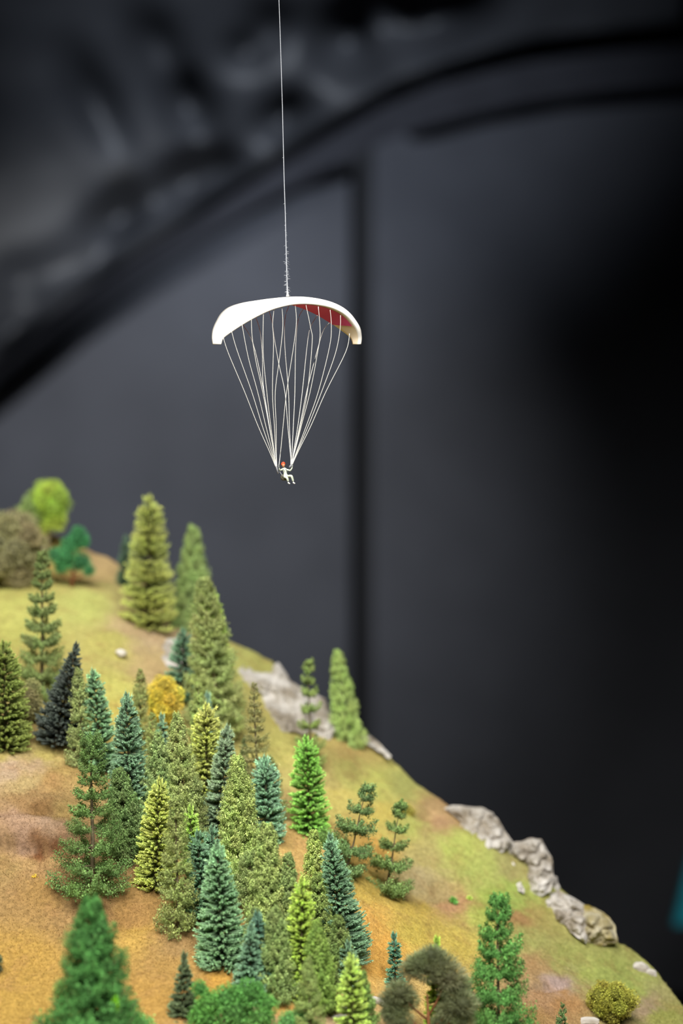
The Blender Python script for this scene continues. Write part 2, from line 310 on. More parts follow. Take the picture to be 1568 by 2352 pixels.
def terrain():
    cols = list(range(-900, -20, 22)) + list(range(-20, 1590, 5)) + list(range(1600, 2100, 25))
    rows = 250; back = [(0.10, 0.02), (0.25, 0.12), (0.5, 0.35), (1.0, 1.0), (1.8, 2.2), (3.2, 4.6), (4.5, 9.0), (5.0, 14.0)]
    PX = np.array(cols, float); nC = len(PX); S = sky(PX); B = np.maximum(2760, S + 260)
    v = np.linspace(0, 1, rows) ** 0.9
    PY = B[None] + (S - B)[None] * v[:, None]; PXX = np.broadcast_to(PX[None], PY.shape)
    Y = G(PXX.ravel(), PY.ravel()).reshape(PY.shape)
    X = (PXX - 784) / F * Y; Z = CZ - (PY - 1176) / F * Y
    jag = np.array([noise.noise(Vector((x * 0.045, 0.5, 0.1))) * 0.016 + noise.noise(Vector((x * 0.13, 0.5, 0.7))) * 0.006 for x in PX])
    D = np.zeros_like(Z); WP = np.zeros(Z.shape + (2,))
    for r in range(rows):
        for c in range(nC):
            p = Vector((X[r, c], Y[r, c], Z[r, c]))
            m = min(1.0, (PY[r, c] - S[c]) / 60.0)
            n1 = noise.fractal(p * 1.6, 1.0, 2.1, 3); n2 = noise.noise(p * 11.0); n3 = noise.noise(p * 27.0)
            D[r, c] = m * (0.035 * n1 + 0.007 * n2 + 0.004 * n3 + hump(PX[c], PY[r, c])) + jag[c] * (1 - m)
            WP[r, c] = (noise.noise(p * 5 + Vector((9, 0, 0))) + 0.9 * noise.noise(p * 19), noise.noise(p * 5 + Vector((0, 7, 0))) + 0.9 * noise.noise(p * 17))
    Z = Z + D * 0.8; Y2 = Y - D * 0.6
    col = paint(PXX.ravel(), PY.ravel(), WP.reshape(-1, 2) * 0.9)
    vs = np.stack([X, Y2, Z], -1)
    allv = [vs[::1].reshape(-1, 3)]; cc = [col]
    # front apron down to the floor
    fr = vs[0].copy(); f1 = fr.copy(); f1[:, 1] -= 1.0; f1[:, 2] -= 1.2; f2 = f1.copy(); f2[:, 2] = 0.0
    rg = vs[-1]
    for dy, dz in back:
        b = rg.copy(); b[:, 1] += dy; b[:, 2] = np.maximum(b[:, 2] - dz, 0.0); allv.append(b); cc.append(col.reshape(rows, nC, 3)[-1])
    allv += [f1, f2]; cc += [col.reshape(rows, nC, 3)[0]] * 2
    V = np.concatenate(allv); CC = np.concatenate(cc)
    order = [rows + len(back) + 1, rows + len(back)] + list(range(rows)) + list(range(rows, rows + len(back)))
    Q = []
    for a, b in zip(order[:-1], order[1:]):
        i = np.arange(nC - 1); Q.append(np.stack([a * nC + i, a * nC + i + 1, b * nC + i + 1, b * nC + i], 1))
    me = from_np('hillside', V, np.concatenate(Q), None, None, True)
    a = me.attributes.new('paint', 'FLOAT_COLOR', 'POINT'); a.data.foreach_set('color', np.hstack([CC, np.ones((len(CC), 1))]).astype(np.float32).ravel())
    m = bpy.data.materials.new('scatter_ground'); m.use_nodes = True; nt = m.node_tree; b = nt.nodes['Principled BSDF']
    b.inputs['Roughness'].default_value = 0.95; b.inputs['Specular IOR Level'].default_value = 0.08
    at = nt.nodes.new('ShaderNodeAttribute'); at.attribute_name = 'paint'
    tc = nt.nodes.new('ShaderNodeTexCoord')
    n1 = nt.nodes.new('ShaderNodeTexNoise'); n1.inputs['Scale'].default_value = 38; n1.inputs['Detail'].default_value = 8; n1.inputs['Roughness'].default_value = 0.7
    nt.links.new(tc.outputs['Object'], n1.inputs['Vector'])
    r = nt.nodes.new('ShaderNodeMapRange'); r.inputs[1].default_value = 0.35; r.inputs[2].default_value = 0.65; r.inputs[3].default_value = 0.68; r.inputs[4].default_value = 1.22
    nt.links.new(n1.outputs['Fac'], r.inputs[0])
    n2 = nt.nodes.new('ShaderNodeTexNoise'); n2.inputs['Scale'].default_value = 5.5; n2.inputs['Detail'].default_value = 9; n2.inputs['Roughness'].default_value = 0.68
    nt.links.new(tc.outputs['Object'], n2.inputs['Vector'])
    r2 = nt.nodes.new('ShaderNodeMapRange'); r2.inputs[1].default_value = 0.50; r2.inputs[2].default_value = 0.72; r2.inputs[3].default_value = 0.0; r2.inputs[4].default_value = 0.55
    nt.links.new(n2.outputs['Fac'], r2.inputs[0])
    mxb = nt.nodes.new('ShaderNodeMix'); mxb.data_type = 'RGBA'; mxb.inputs[7].default_value = (*lin('#8f6c48'), 1)
    nt.links.new(r2.outputs[0], mxb.inputs[0]); nt.links.new(at.outputs['Color'], mxb.inputs[6])
    vm = nt.nodes.new('ShaderNodeVectorMath'); vm.operation = 'SCALE'; nt.links.new(mxb.outputs[2], vm.inputs[0]); nt.links.new(r.outputs[0], vm.inputs[3])
    nt.links.new(vm.outputs[0], b.inputs['Base Color'])
    bp = nt.nodes.new('ShaderNodeBump'); bp.inputs['Strength'].default_value = 0.6; bp.inputs['Distance'].default_value = 0.012
    nt.links.new(n1.outputs['Fac'], bp.inputs['Height']); nt.links.new(bp.outputs[0], b.inputs['Normal'])
    o = link('hillside', me, None, [m])
    o['kind'] = 'structure'; o['label'] = 'painted model hillside falling from upper left to lower right'
    # static grass
    n = 170000
    r0 = np.random.randint(30, rows - 1, n); c0 = np.random.randint(38, nC - 18, n)
    fr_, fc = np.random.rand(n, 1), np.random.rand(n, 1)
    P = vs[r0, c0] * (1 - fr_) * (1 - fc) + vs[r0 + 1, c0] * fr_ * (1 - fc) + vs[r0, c0 + 1] * (1 - fr_) * fc + vs[r0 + 1, c0 + 1] * fr_ * fc
    gc = col.reshape(rows, nC, 3)[r0, c0]
    D_ = np.random.normal(size=(n, 3)) * 0.75 + np.array([0, -0.45, 0.8]); D_ /= np.linalg.norm(D_, axis=1, keepdims=True)
    L = (0.010 + 0.016 * np.random.rand(n, 1)); Sd = np.cross(D_, np.random.normal(size=(n, 3))); Sd /= np.linalg.norm(Sd, axis=1, keepdims=True)
    P = P - D_ * 0.002
    gv = np.stack([P - Sd * 0.0013, P + Sd * 0.0013, P + D_ * L], 1).reshape(-1, 3)
    gm = from_np('static_grass', gv, np.arange(n * 3).reshape(-1, 3))
    tint = gc * (0.80 + 0.5 * np.random.rand(n, 1)) * np.array([1.0, 1.0, 0.95])
    a = gm.attributes.new('paint', 'FLOAT_COLOR', 'POINT'); a.data.foreach_set('color', np.repeat(np.hstack([tint, np.ones((n, 1))]), 3, 0).astype(np.float32).ravel())
    g2 = bpy.data.materials.new('grass_fibre'); g2.use_nodes = True; b = g2.node_tree.nodes['Principled BSDF']; b.inputs['Roughness'].default_value = 0.9
    b.inputs['Specular IOR Level'].default_value = 0.05
    at = g2.node_tree.nodes.new('ShaderNodeAttribute'); at.attribute_name = 'paint'; g2.node_tree.links.new(at.outputs['Color'], b.inputs['Base Color'])
    g = link('static_grass', gm, o, [g2]); g['kind'] = 'stuff'; g['label'] = 'short dry grass fibres covering the model hillside'
terrain()
def ground(px, py):
    y = float(G(px, py)[0]); return W(px, py, y), y

# ------------------------------------------------------------------ rocks
M['rock'] = mat('pale_rock', '#c9c4bd', 0.9, 0.1, 0, 5.0, 0.9, '#8f8576')
M['white_rock'] = mat('white_stone', '#eeeae4', 0.8, 0.2, 0, 8.0, 0.4, '#cfc8bd')
M['moss_rock'] = mat('moss_rock', '#b5ad94', 0.9, 0.1, 0, 6.0, 0.9, '#85763c')
def rock_mesh(sx, sy, sz, seed, sub=4, planes=26):
    rr = random.Random(seed); bm = bmesh.new(); bmesh.ops.create_icosphere(bm, subdivisions=sub, radius=1)
    pl = []
    for _ in range(planes):
        d = Vector((rr.gauss(0, 1), rr.gauss(0, 1), rr.gauss(0, 1))).normalized(); pl.append((d, rr.uniform(0.68, 0.98)))
    o = Vector((seed * 3.7, seed * 1.3, 0))
    for v in bm.verts:
        d = v.co.normalized(); r = 1.05
        for n, h in pl:
            k = d.dot(n)
            if k > 0.05: r = min(r, h / k)
        r *= 1 + 0.07 * noise.noise(d * 3 + o) + 0.045 * noise.noise(d * 8 + o) - 0.06 * abs(noise.noise(d * 5 - o))
        v.co = Vector((d.x * r * sx, d.y * r * sy, d.z * r * sz))
    me = bpy.data.meshes.new('boulder'); bm.to_mesh(me); bm.free(); return me
def outcrop(label, items, m='rock', name='rock_outcrop', group=None, depth=1.1, off=0.02):
    """items: (px, py, half width, half height, tilt degrees) in pixels"""
    b0, y0 = ground(items[0][0], items[0][1] + items[0][3] * 0.5)
    if len(items) == 1:
        px, py, hw, hh, tl = items[0]; s = y0 / F; c, y = ground(px, py)
        o = link('stone', rock_mesh(hw * s, max(hw, hh) * s * depth, hh * s, int(px + py), 3), None, [M[m]])
        o.location = c + Vector((0, off, 0)); o.rotation_euler = (0, math.radians(tl), 0)
        return tag(o, label, 'rock', group)
    e = empty(name, b0, label, 'rock', group)
    for px, py, hw, hh, tl in items:
        c, y = ground(px, max(py, float(sky(px)) + 4)); c = W(px, py, y); s = y / F
        o = link('boulder', rock_mesh(hw * s, (hw + hh) * 0.5 * s * depth, hh * s, int(px * 3 + py)), e, [M[m]])
        o.location = c - b0 + Vector((0, off, 0)); o.rotation_euler = (0, math.radians(tl), 0)
def inside(poly, x, y):
    c = False; n = len(poly)
    for i in range(n):
        (x1, y1), (x2, y2) = poly[i], poly[i - 1]
        if (y1 > y) != (y2 > y) and x < (x2 - x1) * (y - y1) / (y2 - y1) + x1: c = not c
    return c
def edge_point(poly, x, y):
    best = None
    for i in range(len(poly)):
        ax, ay = poly[i - 1]; bx, by = poly[i]; dx, dy = bx - ax, by - ay
        t = max(0, min(1, ((x - ax) * dx + (y - ay) * dy) / (dx * dx + dy * dy + 1e-9))); qx, qy = ax + t * dx, ay + t * dy
        d = math.hypot(x - qx, y - qy)
        if best is None or d < best[0]: best = (d, qx, qy)
    return best
def crag_mesh(poly, y0, thick, seed, step=3.5, rough=1.0, slope=0.0, pref=None):
    """solid rock with the given front outline: bulging, fissured front and back"""
    P = []; n = len(poly); rr = random.Random(seed)
    for i in range(n):                                                      # roughen the outline
        (ax, ay), (bx, by) = poly[i], poly[(i + 1) % n]; L = math.hypot(bx - ax, by - ay); m = max(1, int(L / 7))
        for k in range(m):
            t = k / m; P.append((ax + (bx - ax) * t + rr.uniform(-1.3, 1.3) * (k > 0), ay + (by - ay) * t + rr.uniform(-1.3, 1.3) * (k > 0)))
    x0, x1 = min(p[0] for p in P), max(p[0] for p in P); y0_, y1_ = min(p[1] for p in P), max(p[1] for p in P)
    nx, ny = int((x1 - x0) / step) + 1, int((y1_ - y0_) / step) + 1; cells = [(i, j) for i in range(nx) for j in range(ny) if inside(P, x0 + (i + .5) * step, y0_ + (j + .5) * step)]
    cs = set(cells); V = []; idx = {}; Fc = []
    def vert(i, j, side):
        key = (i, j, side)
        around = [(i - 1, j - 1) in cs, (i, j - 1) in cs, (i - 1, j) in cs, (i, j) in cs]; border = not all(around)
        if border: key = (i, j, 0)
        if key in idx: return idx[key]
        x, y = x0 + i * step, y0_ + j * step; d, qx, qy = edge_point(P, x, y)
        if border: x, y, d = qx, qy, 0.0
        u = Vector((x / 26.0, y / 26.0, seed * 1.7))
        n1 = noise.noise(u); n2 = noise.noise(u * 2.3); cell = noise.voronoi(u * 0.9, distance_metric='DISTANCE')[0]
        ridge = 1 - min(1, (cell[1] - cell[0]) * 3.0)
        bul = thick * (1 - math.exp(-d / 9.0)) * (0.75 + 0.45 * n1 + 0.22 * n2 + 0.06 * noise.noise(u * 6)) - ridge * 0.055 * rough * min(1, d / 6)
        Y = y0 + slope * (y - pref if pref is not None else 0) - (bul if side > 0 else -thick * (1 - math.exp(-d / 9.0)))
        if border: Y = y0 + slope * (y - pref if pref is not None else 0) + 0.02 * n2
        idx[key] = len(V); V.append(W(x, y, Y)); return idx[key]
    for (i, j) in cells:
        for sd in (1, -1):
            q = [vert(i, j, sd), vert(i, j + 1, sd), vert(i + 1, j + 1, sd), vert(i + 1, j, sd)]
            q = list(dict.fromkeys(q))
            if len(q) >= 3: Fc.append(tuple(q if sd > 0 else q[::-1]))
    return V, Fc
def crag(label, polys, m='rock', thick=0.16, rough=1.0):
    allp = [p for q in polys for p in q[0]]; bx = sum(p[0] for p in allp) / len(allp); by = max(p[1] for p in allp) - 4
    b0, _ = ground(bx, by); e = empty('rock_outcrop', b0, label, 'rock')
    for k, q in enumerate(polys):
        poly, off = q[0], q[1]
        cx = sum(p[0] for p in poly) / len(poly); lo_y = max(p[1] for p in poly); hi_y = min(p[1] for p in poly)
        ya = float(G(cx, lo_y)[0]); yb = float(G(cx, max(hi_y, float(sky(cx)) + 4))[0])
        sl = (yb - ya) / (hi_y - lo_y + 1e-6) * 0.85
        V, Fc = crag_mesh(poly, ya + off, thick * (q[2] if len(q) > 2 else 1), int(cx), rough=rough, slope=sl, pref=lo_y)
        me = bpy.data.meshes.new('boulder'); me.from_pydata([tuple(v - b0) for v in V], [], Fc); me.validate(); me.update()
        o = link('boulder', me, e, [M[q[3] if len(q) > 3 else m]])
    return e
crag('broad pale grey rock face on the upper ridge behind the conifers',
     [([(500, 1508), (530, 1508), (564, 1524), (584, 1544), (625, 1546), (645, 1570), (610, 1595), (564, 1575), (538, 1562), (515, 1540)], 0.10),
      ([(596, 1560), (625, 1544), (627, 1528), (638, 1521), (650, 1536), (671, 1567), (694, 1580), (706, 1592), (714, 1640), (706, 1690), (679, 1685), (643, 1692), (615, 1674), (600, 1640)], 0.10),
      ([(698, 1590), (710, 1590), (727, 1595), (747, 1605), (755, 1626), (765, 1649), (770, 1679), (757, 1702), (722, 1699), (697, 1690), (702, 1640)], 0.05)], rough=.6)
crag('thin pale rock strip on the ridge right of the fluffy green conifer', [([(826, 1702), (834, 1686), (849, 1689), (875, 1711), (899, 1737), (893, 1744), (857, 1717)], 0.0)], thick=.08)
crag('large grey rock crag standing on the ridge, highest of the lower crags',
     [([(1020, 1856), (1039, 1849), (1106, 1854), (1132, 1867), (1154, 1899), (1178, 1936), (1160, 1954), (1144, 1961), (1112, 1960), (1081, 1940), (1065, 1917), (1047, 1903), (1060, 1888), (1043, 1874)], 0.05)])
crag('jagged pale rock arch crag with vertical pillar on the right ridge',
     [([(1138, 1968), (1157, 1948), (1176, 1935), (1202, 1931), (1214, 1925), (1243, 1927), (1256, 1953), (1250, 1968), (1225, 1988), (1195, 1989), (1183, 1976), (1154, 1980)], 0.05),
      ([(1213, 1975), (1232, 1955), (1256, 1953), (1267, 1969), (1271, 2013), (1264, 2048), (1240, 2060), (1214, 2048), (1209, 2026), (1213, 2001)], 0.0),
      ([(1260, 2016), (1278, 2012), (1286, 2042), (1278, 2056), (1256, 2052)], 0.05), ([(1185, 2030), (1195, 2025), (1205, 2045), (1203, 2053), (1190, 2047)], -0.02, .6)])
crag('long broken pale rock band below the pillar crag on the ridge',
     [([(1212, 2038), (1240, 2048), (1257, 2053), (1283, 2045), (1315, 2061), (1344, 2079), (1342, 2102), (1300, 2092), (1265, 2087), (1241, 2090), (1218, 2064)], 0.03),
      ([(1263, 2080), (1300, 2080), (1342, 2088), (1352, 2110), (1346, 2167), (1310, 2142), (1297, 2123), (1270, 2115)], 0.0)])
crag('moss stained brown boulder at the lower right end of the rock ridge',
     [([(1336, 2078), (1352, 2079), (1379, 2092), (1398, 2106), (1412, 2125), (1419, 2164), (1382, 2174), (1342, 2167), (1332, 2120)], 0.0)], 'moss_rock', thick=.2)
crag('pale rock outcrop on the slope left of the dark blue-green fir',
     [([(334, 1488), (362, 1475), (382, 1468), (404, 1466), (425, 1480), (430, 1500), (393, 1500), (350, 1505)], 0.03), ([(362, 1507), (393, 1497), (430, 1497), (436, 1530), (400, 1531), (372, 1531)], 0.0)], rough=.6, thick=.09)
outcrop('small grey rock embedded in the grass near the lower right skyline', [(1475, 2228, 30, 18, 30), (1495, 2240, 18, 14, 40)], depth=0.7)
outcrop('small white stone lying on the upper yellow grass slope', [(281, 1499, 15, 10, 10)], 'white_rock', off=-0.05)
outcrop('small white stone under the bright green leafy tree', [(100, 1258, 11, 8, 0)], 'white_rock', off=-0.05)
outcrop('pale slab at foot of the dark trees on bottom edge', [(795, 2297, 40, 14, -25), (770, 2318, 34, 12, -20), (865, 2300, 26, 10, 12), (775, 2340, 24, 10, -10)], depth=0.7)
outcrop('small white stone below the large grey crag', [(1108, 1966, 9, 7, 0)], 'white_rock')
outcrop('small white stone left of the pillar crag', [(1177, 1987, 10, 7, 30)], 'white_rock')
outcrop('grey flat stone cut off by the bottom edge near right', [(1352, 2349, 34, 9, 0)])

# ------------------------------------------------------------------ foliage parts, built once and shared
def twig_tier(r, n, up, seed, wid=1.0):
    """one whorl of flocked twigs, radius r; twigs curve with blunt light tips"""
    np.random.seed(seed); rr = random.Random(seed); b = MB()
    for k in range(n):
        a = 2 * math.pi * (k + rr.uniform(-0.35, 0.35)) / n; L = r * rr.uniform(0.80, 1.06); e = up + rr.uniform(-0.12, 0.12)
        ca, sa = math.cos(a), math.sin(a); z0 = rr.uniform(-0.020, 0.020)
        pts = []
        for q in range(5):
            t = q / 4; rad = L * t
            pts.append(Vector((ca * rad, sa * rad, z0 + L * (e * t - 0.22 * t * (1 - t) * 2))))
        th = 0.0070 * wid
        b.tube(pts[1:], [th * 0.55, th * 0.8, th, th * 0.5], 5, 0, (0.25, 0.5))
        # tip cap is lighter
        m = int(34 + 330 * L)
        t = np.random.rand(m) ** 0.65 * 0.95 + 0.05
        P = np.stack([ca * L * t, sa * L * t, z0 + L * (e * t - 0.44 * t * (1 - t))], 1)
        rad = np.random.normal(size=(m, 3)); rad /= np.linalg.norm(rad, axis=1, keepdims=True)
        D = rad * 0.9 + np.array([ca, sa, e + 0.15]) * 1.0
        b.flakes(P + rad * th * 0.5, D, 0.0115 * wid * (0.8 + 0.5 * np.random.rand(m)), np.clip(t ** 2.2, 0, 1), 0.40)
    return b.mesh('branch_tier')
TIERS = {}
for ci, (r, n) in enumerate(((0.035, 9), (0.06, 12), (0.09, 16), (0.13, 21), (0.18, 27), (0.26, 34))):
    for up_i, up in enumerate((0.22, -0.04)):
        for s in range(2):
            TIERS[(ci, up_i, s)] = (twig_tier(r, n, up, 100 + ci * 10 + up_i * 3 + s), r)
TR = (0.035, 0.06, 0.09, 0.13, 0.18, 0.26)

def leafy_branch(cls, seed, dense=1.0):
    """bough along +X of length 1 with side twigs and foam leaves"""
    np.random.seed(seed); rr = random.Random(seed); b = MB()
    def ax(t): return Vector((t, 0.03 * math.sin(t * 5 + seed), -0.15 * math.sin(math.pi * t * 0.9) + 0.20 * t * t))
    b.tube([ax(q / 5) for q in range(6)], [0.022, 0.018, 0.014, 0.011, 0.008, 0.005], 4, 1)
    tw = [(ax(0.12), ax(1.0), 1.5)]
    n = (3, 6, 9)[cls]
    for i in range(n):
        t = 0.22 + 0.7 * i / n + rr.uniform(-0.04, 0.04)
        for sgn in (-1, 1):
            L = (0.36 - 0.22 * t) * rr.uniform(0.7, 1.2) * (1.25 if cls == 0 else 1.0)
            a = ax(t); e = a + Vector((L * 0.65, sgn * L * 0.75, rr.uniform(-0.10, 0.02)))
            tw.append((a, e, 1.0))
    cnt = int((130, 330, 560)[cls] * dense); fs = (0.105, 0.055, 0.038)[cls]
    wts = [w * (e - a).length for a, e, w in tw]; tot = sum(wts)
    for (a, e, w), ww in zip(tw, wts):
        m = max(6, int(cnt * ww / tot)); t = np.random.rand(m, 1) ** 0.85
        P = np.array(a)[None] * (1 - t) + np.array(e)[None] * t
        j = np.random.normal(size=(m, 3)) * np.array([0.036, 0.036, 0.048]) * (1.6 if cls == 0 else 1.0); j[:, 2] -= 0.018
        D = np.random.normal(size=(m, 3)) + (np.array(e) - np.array(a))[None] / (e - a).length * 0.6
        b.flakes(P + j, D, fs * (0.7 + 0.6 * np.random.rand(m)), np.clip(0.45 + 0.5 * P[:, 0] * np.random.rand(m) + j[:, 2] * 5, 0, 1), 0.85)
    return b.mesh('branch')
BOUGH = {(c, s): leafy_branch(c, 300 + c * 10 + s) for c in range(3) for s in range(4)}
BOUGHD = {(c, s): leafy_branch(c, 400 + c * 10 + s, 1.7) for c in range(3) for s in range(4)}

def clump(seed, kind):
    np.random.seed(seed); b = MB()
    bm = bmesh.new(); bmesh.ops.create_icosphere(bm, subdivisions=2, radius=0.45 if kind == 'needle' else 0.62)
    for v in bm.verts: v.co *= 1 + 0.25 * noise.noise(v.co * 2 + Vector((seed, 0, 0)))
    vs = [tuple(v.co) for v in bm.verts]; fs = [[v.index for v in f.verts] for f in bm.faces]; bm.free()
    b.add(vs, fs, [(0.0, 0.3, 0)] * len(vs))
    n = 1500 if kind == 'needle' else 1000
    d = np.random.normal(size=(n, 3)); d /= np.linalg.norm(d, axis=1, keepdims=True)
    if kind == 'needle':
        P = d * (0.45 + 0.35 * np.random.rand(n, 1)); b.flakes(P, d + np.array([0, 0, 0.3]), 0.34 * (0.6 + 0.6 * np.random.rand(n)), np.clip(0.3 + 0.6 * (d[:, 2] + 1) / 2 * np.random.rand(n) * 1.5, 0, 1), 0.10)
    else:
        bump = np.array([1 + 0.28 * noise.noise(Vector(x) * 2 + Vector((seed, 0, 0))) + 0.16 * noise.noise(Vector(x) * 5) for x in d])[:, None]
        P = d * bump * (0.70 + 0.26 * np.random.rand(n, 1)); b.flakes(P, d * 0.5 + np.random.normal(size=(n, 3)), 0.13 * (0.7 + 0.6 * np.random.rand(n)), 0.35 + 0.65 * np.random.rand(n), 0.8)
    return b.mesh('foliage_clump')
CL = [clump(500 + i, 'leaf') for i in range(4)]; CN = [clump(520 + i, 'needle') for i in range(3)]

def inst(name, me, parent, mats, color, loc=(0, 0, 0), rot=(0, 0, 0), scale=(1, 1, 1)):
    o = bpy.data.objects.new(name, me); COL.objects.link(o); o.parent = parent
    o.location = loc; o.rotation_euler = rot; o.scale = scale; o.color = (*color, 1)
    if not me.materials:
        for m in mats: me.materials.append(m)
    return o

def frame_for(bx, by, tx, ty, sink=0.02):
    base, y = ground(bx, by); top = W(tx, ty, y); ax = (top - base); H = ax.length
    rot = Vector((0, 0, 1)).rotation_difference(ax.normalized())
    return base - Vector((0, 0, sink)), y, H + sink, rot
def fol(color):
    c = lin(color); g = 0.25 * c[0] + 0.65 * c[1] + 0.10 * c[2]
    k = (0.85 * 1.75, 0.85 * 1.75, 0.80 * 1.70); v = [x * q + g * 0.15 * 1.75 for x, q in zip(c, k)]; m = min(1, 0.85 / max(v)); return tuple(x * m for x in v)
def jit(c, v=0.06):
    k = 1 + R.uniform(-v, v); return tuple(max(0, x * k * (1 + R.uniform(-v, v) * 0.5)) for x in c)

def brush(bx, by, tx, ty, hw, color, label, bare=0.05, blunt=0.3, pw=0.9, step=11.5, bend=0.0, cat='fir tree', name='fir_tree', group=None, thin=1.0):
    """bottle-brush fir: stacked whorls of flocked twigs"""
    base, y, H, rot = frame_for(bx, by, tx, ty); s = y / F; hw *= s * 1.16; c = fol(color); gk = min(1.38, 0.80 / max(c)); c = (c[0] * gk * 0.97, c[1] * gk, c[2] * gk * 0.88); step *= 0.84; blunt = blunt + 0.06; pw = pw * 0.9
    e = empty(name, base, label, 'tree', group, rot)
    tr = tubes_obj('trunk', [([(0, 0, 0), (bend * hw * 0.3, 0, H * 0.5), (0, 0, H * 0.985)], [0.022 * H + 0.004, 0.012 * H, 0.002])], M['bark'], e)
    st = step * s; n = max(6, int(H * (1 - bare) / st)); a0 = R.uniform(0, 6)
    for i in range(n + 1):
        t = i / n; z = H * (bare + (0.985 - bare) * t)
        r = hw * (blunt + (1 - blunt) * (1 - t) ** pw)
        if t < 0.10: r *= 0.86 + 1.4 * t
        if t > 0.86: r *= max(0.28, math.sqrt(max(0, 1 - ((t - 0.86) / 0.145) ** 2)))
        r *= R.uniform(0.92, 1.08)
        ci = min(range(6), key=lambda q: abs(math.log(TR[q] / max(r, 0.01)))); ui = 0 if (t > 0.55 or R.random() < 0.25) else 1
        me, r0 = TIERS[(ci, ui, R.randrange(2))]; k = r / r0
        zk = (0.55 + 0.45 * k) * (1.9 if t > 0.93 else 1.0)
        off = bend * hw * 0.3 * math.sin(math.pi * z / H)
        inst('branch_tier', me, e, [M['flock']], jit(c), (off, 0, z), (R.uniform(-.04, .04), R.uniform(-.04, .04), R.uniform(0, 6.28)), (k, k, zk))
    # leader
    inst('treetop', TIERS[(0, 0, 0)][0], e, [M['flock']], c, (0, 0, H * 0.985), (0, 0, 1), (0.5, 0.5, 2.2))
    return e

def feather(bx, by, tx, ty, hw, color, label, bare=0.10, pw=0.72, gap=17.0, per=6, dense=False, up=0.0, bark='bark', group=None, name='spruce_tree', irr=0.25, blunt=0.2, trunk=1.0, zs=None):
    """spruce with trunk, boughs in tiers, foam foliage"""
    base, y, H, rot = frame_for(bx, by, tx, ty); s = y / F; hw *= s * 1.08; c = fol(color)
    e = empty(name, base, label, 'tree', group, rot)
    tubes_obj('trunk', [([(0, 0, 0), (0.004, 0, H * 0.4), (-0.003, 0, H * 0.75), (0, 0, H)], [(0.012 * H + 0.004) * trunk, 0.010 * H * trunk, 0.006 * H * trunk, 0.0015])], M[bark], e)
    n = max(6, int(1.15 * H * (1 - bare) / (gap * s))); B = BOUGHD if dense else BOUGH
    for i in range(n):
        u = i / (n - 1); t = 1 - (1 - u) ** 1.45; z = H * (bare + (0.975 - bare) * t); R0 = hw * (blunt + (1 - blunt) * (1 - t) ** pw)
        a0 = R.uniform(0, 6.28); zs = zs or (1.5 if gap < 18 else 1.1); m = per if t < 0.7 else max(4, per - 1)
        for k in range(m):
            L = R0 * R.uniform(1 - irr, 1 + irr * 0.5)
            cls = 0 if L < 0.075 else (1 if L < 0.17 else 2)
            tilt = up - 0.12 - 0.55 * t ** 3 + R.uniform(-.12, .12)
            w = 1.25 if t > 0.5 else 1.05
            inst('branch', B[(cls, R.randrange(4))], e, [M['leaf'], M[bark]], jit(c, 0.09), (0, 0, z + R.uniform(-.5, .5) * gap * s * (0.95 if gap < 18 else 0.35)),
                 (0, tilt, a0 + 6.283 * k / m + R.uniform(-.25, .25)), (L, L * w, L * zs))
    return e

def leafy(bx, by, crown, color, label, limbs=(), group=None, name='leafy_tree', kind='leaf', flat=1.0, bark='bark', cat='tree', trunk_r=5):
    """crown: list of (px, py, radius px, depth offset px); trunk from (bx,by)"""
    base, y = ground(bx, by); s = y / F; c = fol(color)
    e = empty(name, base, label, cat, group)
    cx = sum(q[0] for q in crown) / len(crown); cy = sum(q[1] for q in crown) / len(crown)
    C0 = W(cx, cy, y) - base
    if trunk_r:
        tubes_obj('trunk', [([(0, 0, -0.02), C0 * 0.45 + Vector((0.01, 0, 0)), C0], [trunk_r * s, trunk_r * s * 0.75, trunk_r * s * 0.3])], M[bark], e)
        for (lx, ly, t) in limbs:
            a = C0 * t; q = W(lx, ly, y) - base; mid = (a + q) * 0.5 + Vector((0, R.uniform(-.01, .01), -0.012))
            tubes_obj('limb', [([a, mid, q], [trunk_r * s * 0.5, trunk_r * s * 0.4, trunk_r * s * 0.2])], M[bark], e)
    for (px, py, r, dd) in crown:
        p = W(px, py, y) - base + Vector((0, dd * s, 0)); k = r * s * 1.06
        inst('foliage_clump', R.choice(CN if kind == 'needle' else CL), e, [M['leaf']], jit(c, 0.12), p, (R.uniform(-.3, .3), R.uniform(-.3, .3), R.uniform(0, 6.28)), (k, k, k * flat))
    return e

def ball(cx, cy, rx, ry, r, n, seed):
    """clumps filling an ellipse-shaped crown"""
    rr = random.Random(seed); out = [(cx, cy, min(rx, ry) * 0.75, 0)]
    for i in range(n):
        a = i * 2.39996; z = 1 - 2 * (i + 0.5) / n; q = math.sqrt(1 - z * z)
        k = rr.uniform(0.62, 0.86)
        out.append((cx + math.cos(a) * q * (rx - r * 0.6) * (k + 0.12), cy - z * (ry - r * 0.6) * (k + 0.12), r * rr.uniform(0.8, 1.2), math.sin(a) * q * rx * 0.7))
    return out

